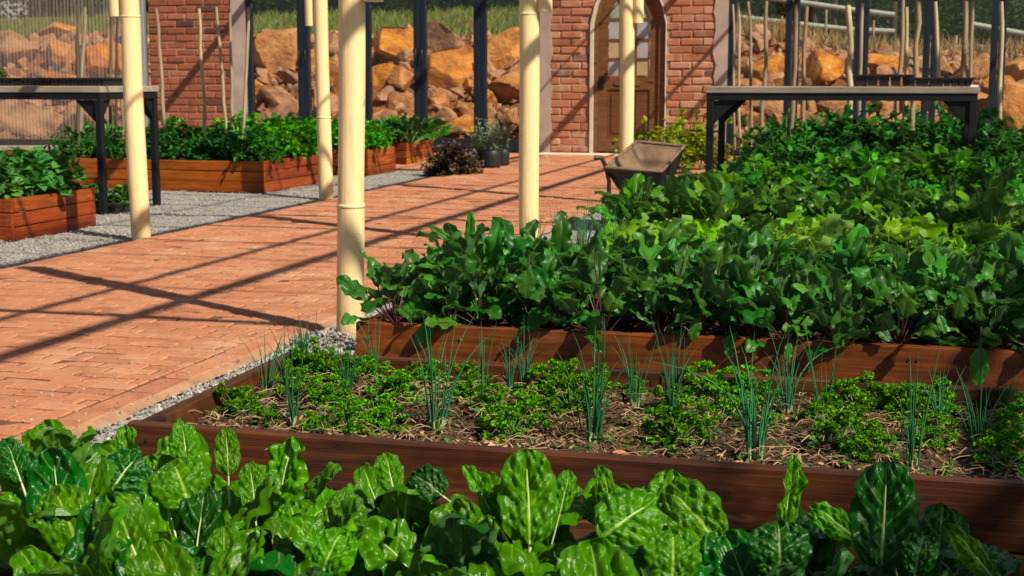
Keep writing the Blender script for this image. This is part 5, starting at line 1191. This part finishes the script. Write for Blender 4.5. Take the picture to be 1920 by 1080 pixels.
# ------------------------------------------------------------------ beyond the bank: grass, fence, trees
def tops(x, y): return bankz(x, y)+field(x, y)-0.08
for nm, mt, xa, xb, ya, yb, cnt, hh, lab in (('grass', 'grass', -22, -3.0, 23.9, 36.5, 14000, 0.26, 'green meadow grass along the top of the bank at the left'), ('dry_grass', 'drygrass', -3.6, 6, 23.4, 30, 4200, 0.42, 'dry pale grass tufts along the top of the bank at the right')):
    b = MB()
    for _ in range(cnt//5):
        x, y = rnd.uniform(xa, xb), ya+(yb-ya)*rnd.random()**1.25; z = tops(x, y)
        for q in range(5):
            d_ = Vector((rnd.gauss(0, .35), rnd.gauss(0, .35), 1)); blade(b, (x+rnd.gauss(0, .06), y+rnd.gauss(0, .06), z), d_, (rnd.gauss(0, 1), -1, .2), hh*rnd.uniform(.5, 1.3), 0.03, 0, .5, .3, 3, (1, .8, .5, 0))
    tag(obj(nm, b, M[mt]), lab, 'grass', kind='stuff')
def fence(label, posts, rails, Y, group=None):
    t = thing('post_rail_fence', (aty(posts[0][0], 60, Y).x if posts else 0, Y, 1.2), label, 'fence', group); o0 = t.location
    for (px, y0, y1, wpx, mt) in posts:
        a, c = aty(px, y1, Y), aty(px, y0, Y); b = MB(); b.tube([a-o0-Vector((0, 0, .6)), c-o0], wpx/2*Y/F, 10); obj('post', b, M[mt], t)
    for pts in rails:
        b = MB(); P = [aty(x, y, Y-0.1)-o0 for x, y in pts]; b.tube(P, 0.055, 10); obj('rail', b, M['rail'], t)
fence('pale railed fence with dark posts beyond the bank, centre right', [(1527, -8, 95, 13, 'post_brown'), (1565, -2, 90, 11, 'post_brown'), (1676, 3, 95, 13, 'post_brown')], [((1380, -12), (1500, 4), (1590, 17), (1678, 28)), ((1384, 32), (1480, 43), (1590, 55), (1678, 59))], 31)
fence('pale railed fence beyond the bank at the far right edge', [(1822, 30, 110, 7, 'rail'), (1935, 45, 120, 8, 'rail')], [((1822, 45), (1870, 54), (1935, 66)), ((1822, 84), (1860, 94), (1935, 102))], 31)
for k, (px, y0, y1) in enumerate(((1466, 30, 95), (1549, 18, 95), (1638, 38, 100), (1793, 66, 125))):
    a, c = aty(px, y1, 29), aty(px, y0, 29); b = MB(); b.tube([(0, 0, -0.4), c-a], 0.024, 8); tag(obj('marker_post', b, M['stake'], None, a), 'thin pale post in the dry grass below the fence, %s from left' % ORD[k], 'post', 'thin posts in the dry grass')
def crown(i, n=70, per=95):
    rg = random.Random(1000+i); b = MB()
    for q in range(n):
        d_ = rv(rg); c = Vector((d_.x*rg.uniform(.35, 1.0), d_.y*rg.uniform(.35, 1.0), d_.z*rg.uniform(.3, 1.0))); r = rg.uniform(.14, .3)
        for k in range(per):
            e = rv(rg); blade(b, c+e*r*rg.uniform(.5, 1.0), (e+rv(rg)*.7), rv(rg)+Vector((0, 0, .6)), rg.uniform(.05, .095), .045, 0, .5, .2, 2, (.3, 1, .1))
    return b
CR = [crown(i).mesh('crown', M['treeleaf']) for i in range(3)]
def trunkm(i):
    rg = random.Random(1100+i); b = MB(); pts, dd = arc((0, 0, -0.5), (rg.uniform(-.06, .06), .02, 1), 4.2, 0, 6); b.tube(pts, [.2, .17, .15, .14, .12, .1, .07], 10)
    for q in range(5):
        az = q*1.3+rg.random(); p2, _d2 = arc(pts[2+q % 3], (math.cos(az), math.sin(az), .9), rg.uniform(1.0, 1.9), -.2, 4); b.tube(p2, [.07, .06, .045, .03, .015], 6)
    return b.mesh('trunk', M['bark'])
TK = [trunkm(i) for i in range(3)]
TR = [(200, 46, 3.4, 2.6), (430, 42, 3.0, 2.7), (545, 37, 2.6, 3.0), (700, 45, 3.4, 2.3), (856, 38, 2.8, 2.9), (1010, 44, 3.2, 2.4), (1330, 42, 3.0, 1.9), (1450, 37, 2.6, 1.9), (1590, 41, 3.0, 1.9), (1720, 38, 2.7, 1.9), (1830, 42, 3.0, 2.0), (1960, 39, 2.8, 2.0), (60, 44, 3.0, 2.8), (320, 48, 3.2, 2.4), (500, 52, 4.2, 2.2), (650, 54, 4.4, 2.0), (780, 52, 4.2, 2.2), (930, 53, 4.2, 2.0), (1250, 50, 4.0, 1.6), (1390, 48, 4.0, 1.5), (1520, 50, 4.0, 1.5), (1660, 48, 4.0, 1.5), (1780, 50, 4.0, 1.5), (1900, 49, 4.0, 1.5)]
TR.sort()
for k, (px, Y, s, zb) in enumerate(TR):
    p = aty(px, 60, Y); z0 = tops(p.x, Y); pos = 'leftmost' if k == 0 else 'rightmost' if k == len(TR)-1 else ORD[k]+' from left'
    t = thing('tree', (p.x, Y, z0), 'dark leafy tree in the wood beyond the bank, %s' % pos, 'tree', 'trees beyond the bank')
    c = link('crown', CR[k % 3], t); c.location = (0, 0, zb+s*0.72-z0+0.0); c.scale = (s, s, s*0.9); c.rotation_euler = (0, 0, rnd.uniform(0, 6.28)); link('trunk', TK[k % 3], t)
BS = [(130, 40, 1.3), (500, 36, 1.0), (640, 38, 1.2), (760, 36, 1.0), (930, 37, 1.1), (1300, 36, 1.3), (1400, 34.5, 1.2), (1490, 35, 1.4), (1600, 34.5, 1.3), (1700, 35, 1.4), (1790, 34.5, 1.3), (1890, 35, 1.4), (1980, 36, 1.4), (330, 39, 1.2), (560, 44, 1.6), (690, 44, 1.7), (820, 44, 1.6), (900, 44, 1.6), (1010, 43, 1.6), (1350, 42, 1.8), (1440, 41, 1.8), (1550, 42, 1.8), (1650, 41, 1.8), (1750, 42, 1.8), (1850, 41, 1.8), (1940, 42, 1.8)]
BS.sort()
for k, (px, Y, s) in enumerate(BS):
    p = aty(px, 60, Y); z0 = tops(p.x, Y); pos = 'leftmost' if k == 0 else 'rightmost' if k == len(BS)-1 else ORD[k]+' from left'
    o = link('shrub', CR[(k+1) % 3]); o.location = (p.x, Y, z0+s*0.45); o.scale = (s*1.1, s, s*0.75); o.rotation_euler = (0, 0, rnd.uniform(0, 6.28)); tag(o, 'dense dark shrub under the trees beyond the bank, %s' % pos, 'shrub', 'shrubs beyond the bank')

# unseen tree added at the right to shade the near beds' right ends
t = thing('tree', (3.3, 0.2, 0), 'small leafy tree added unseen right of the beds, shading their right ends', 'tree')
c = link('crown', CR[0], t); c.location = (0.15, 0.1, 3.4); c.scale = (0.85, 0.8, 0.7)
b = MB(); b.tube([(0, 0, -0.1), (0.05, 0, 1.2), (-0.05, 0.06, 2.4), (-0.15, 0.12, 3.3)], [0.06, 0.05, 0.04, 0.02], 10); obj('trunk', b, M['bark'], t)
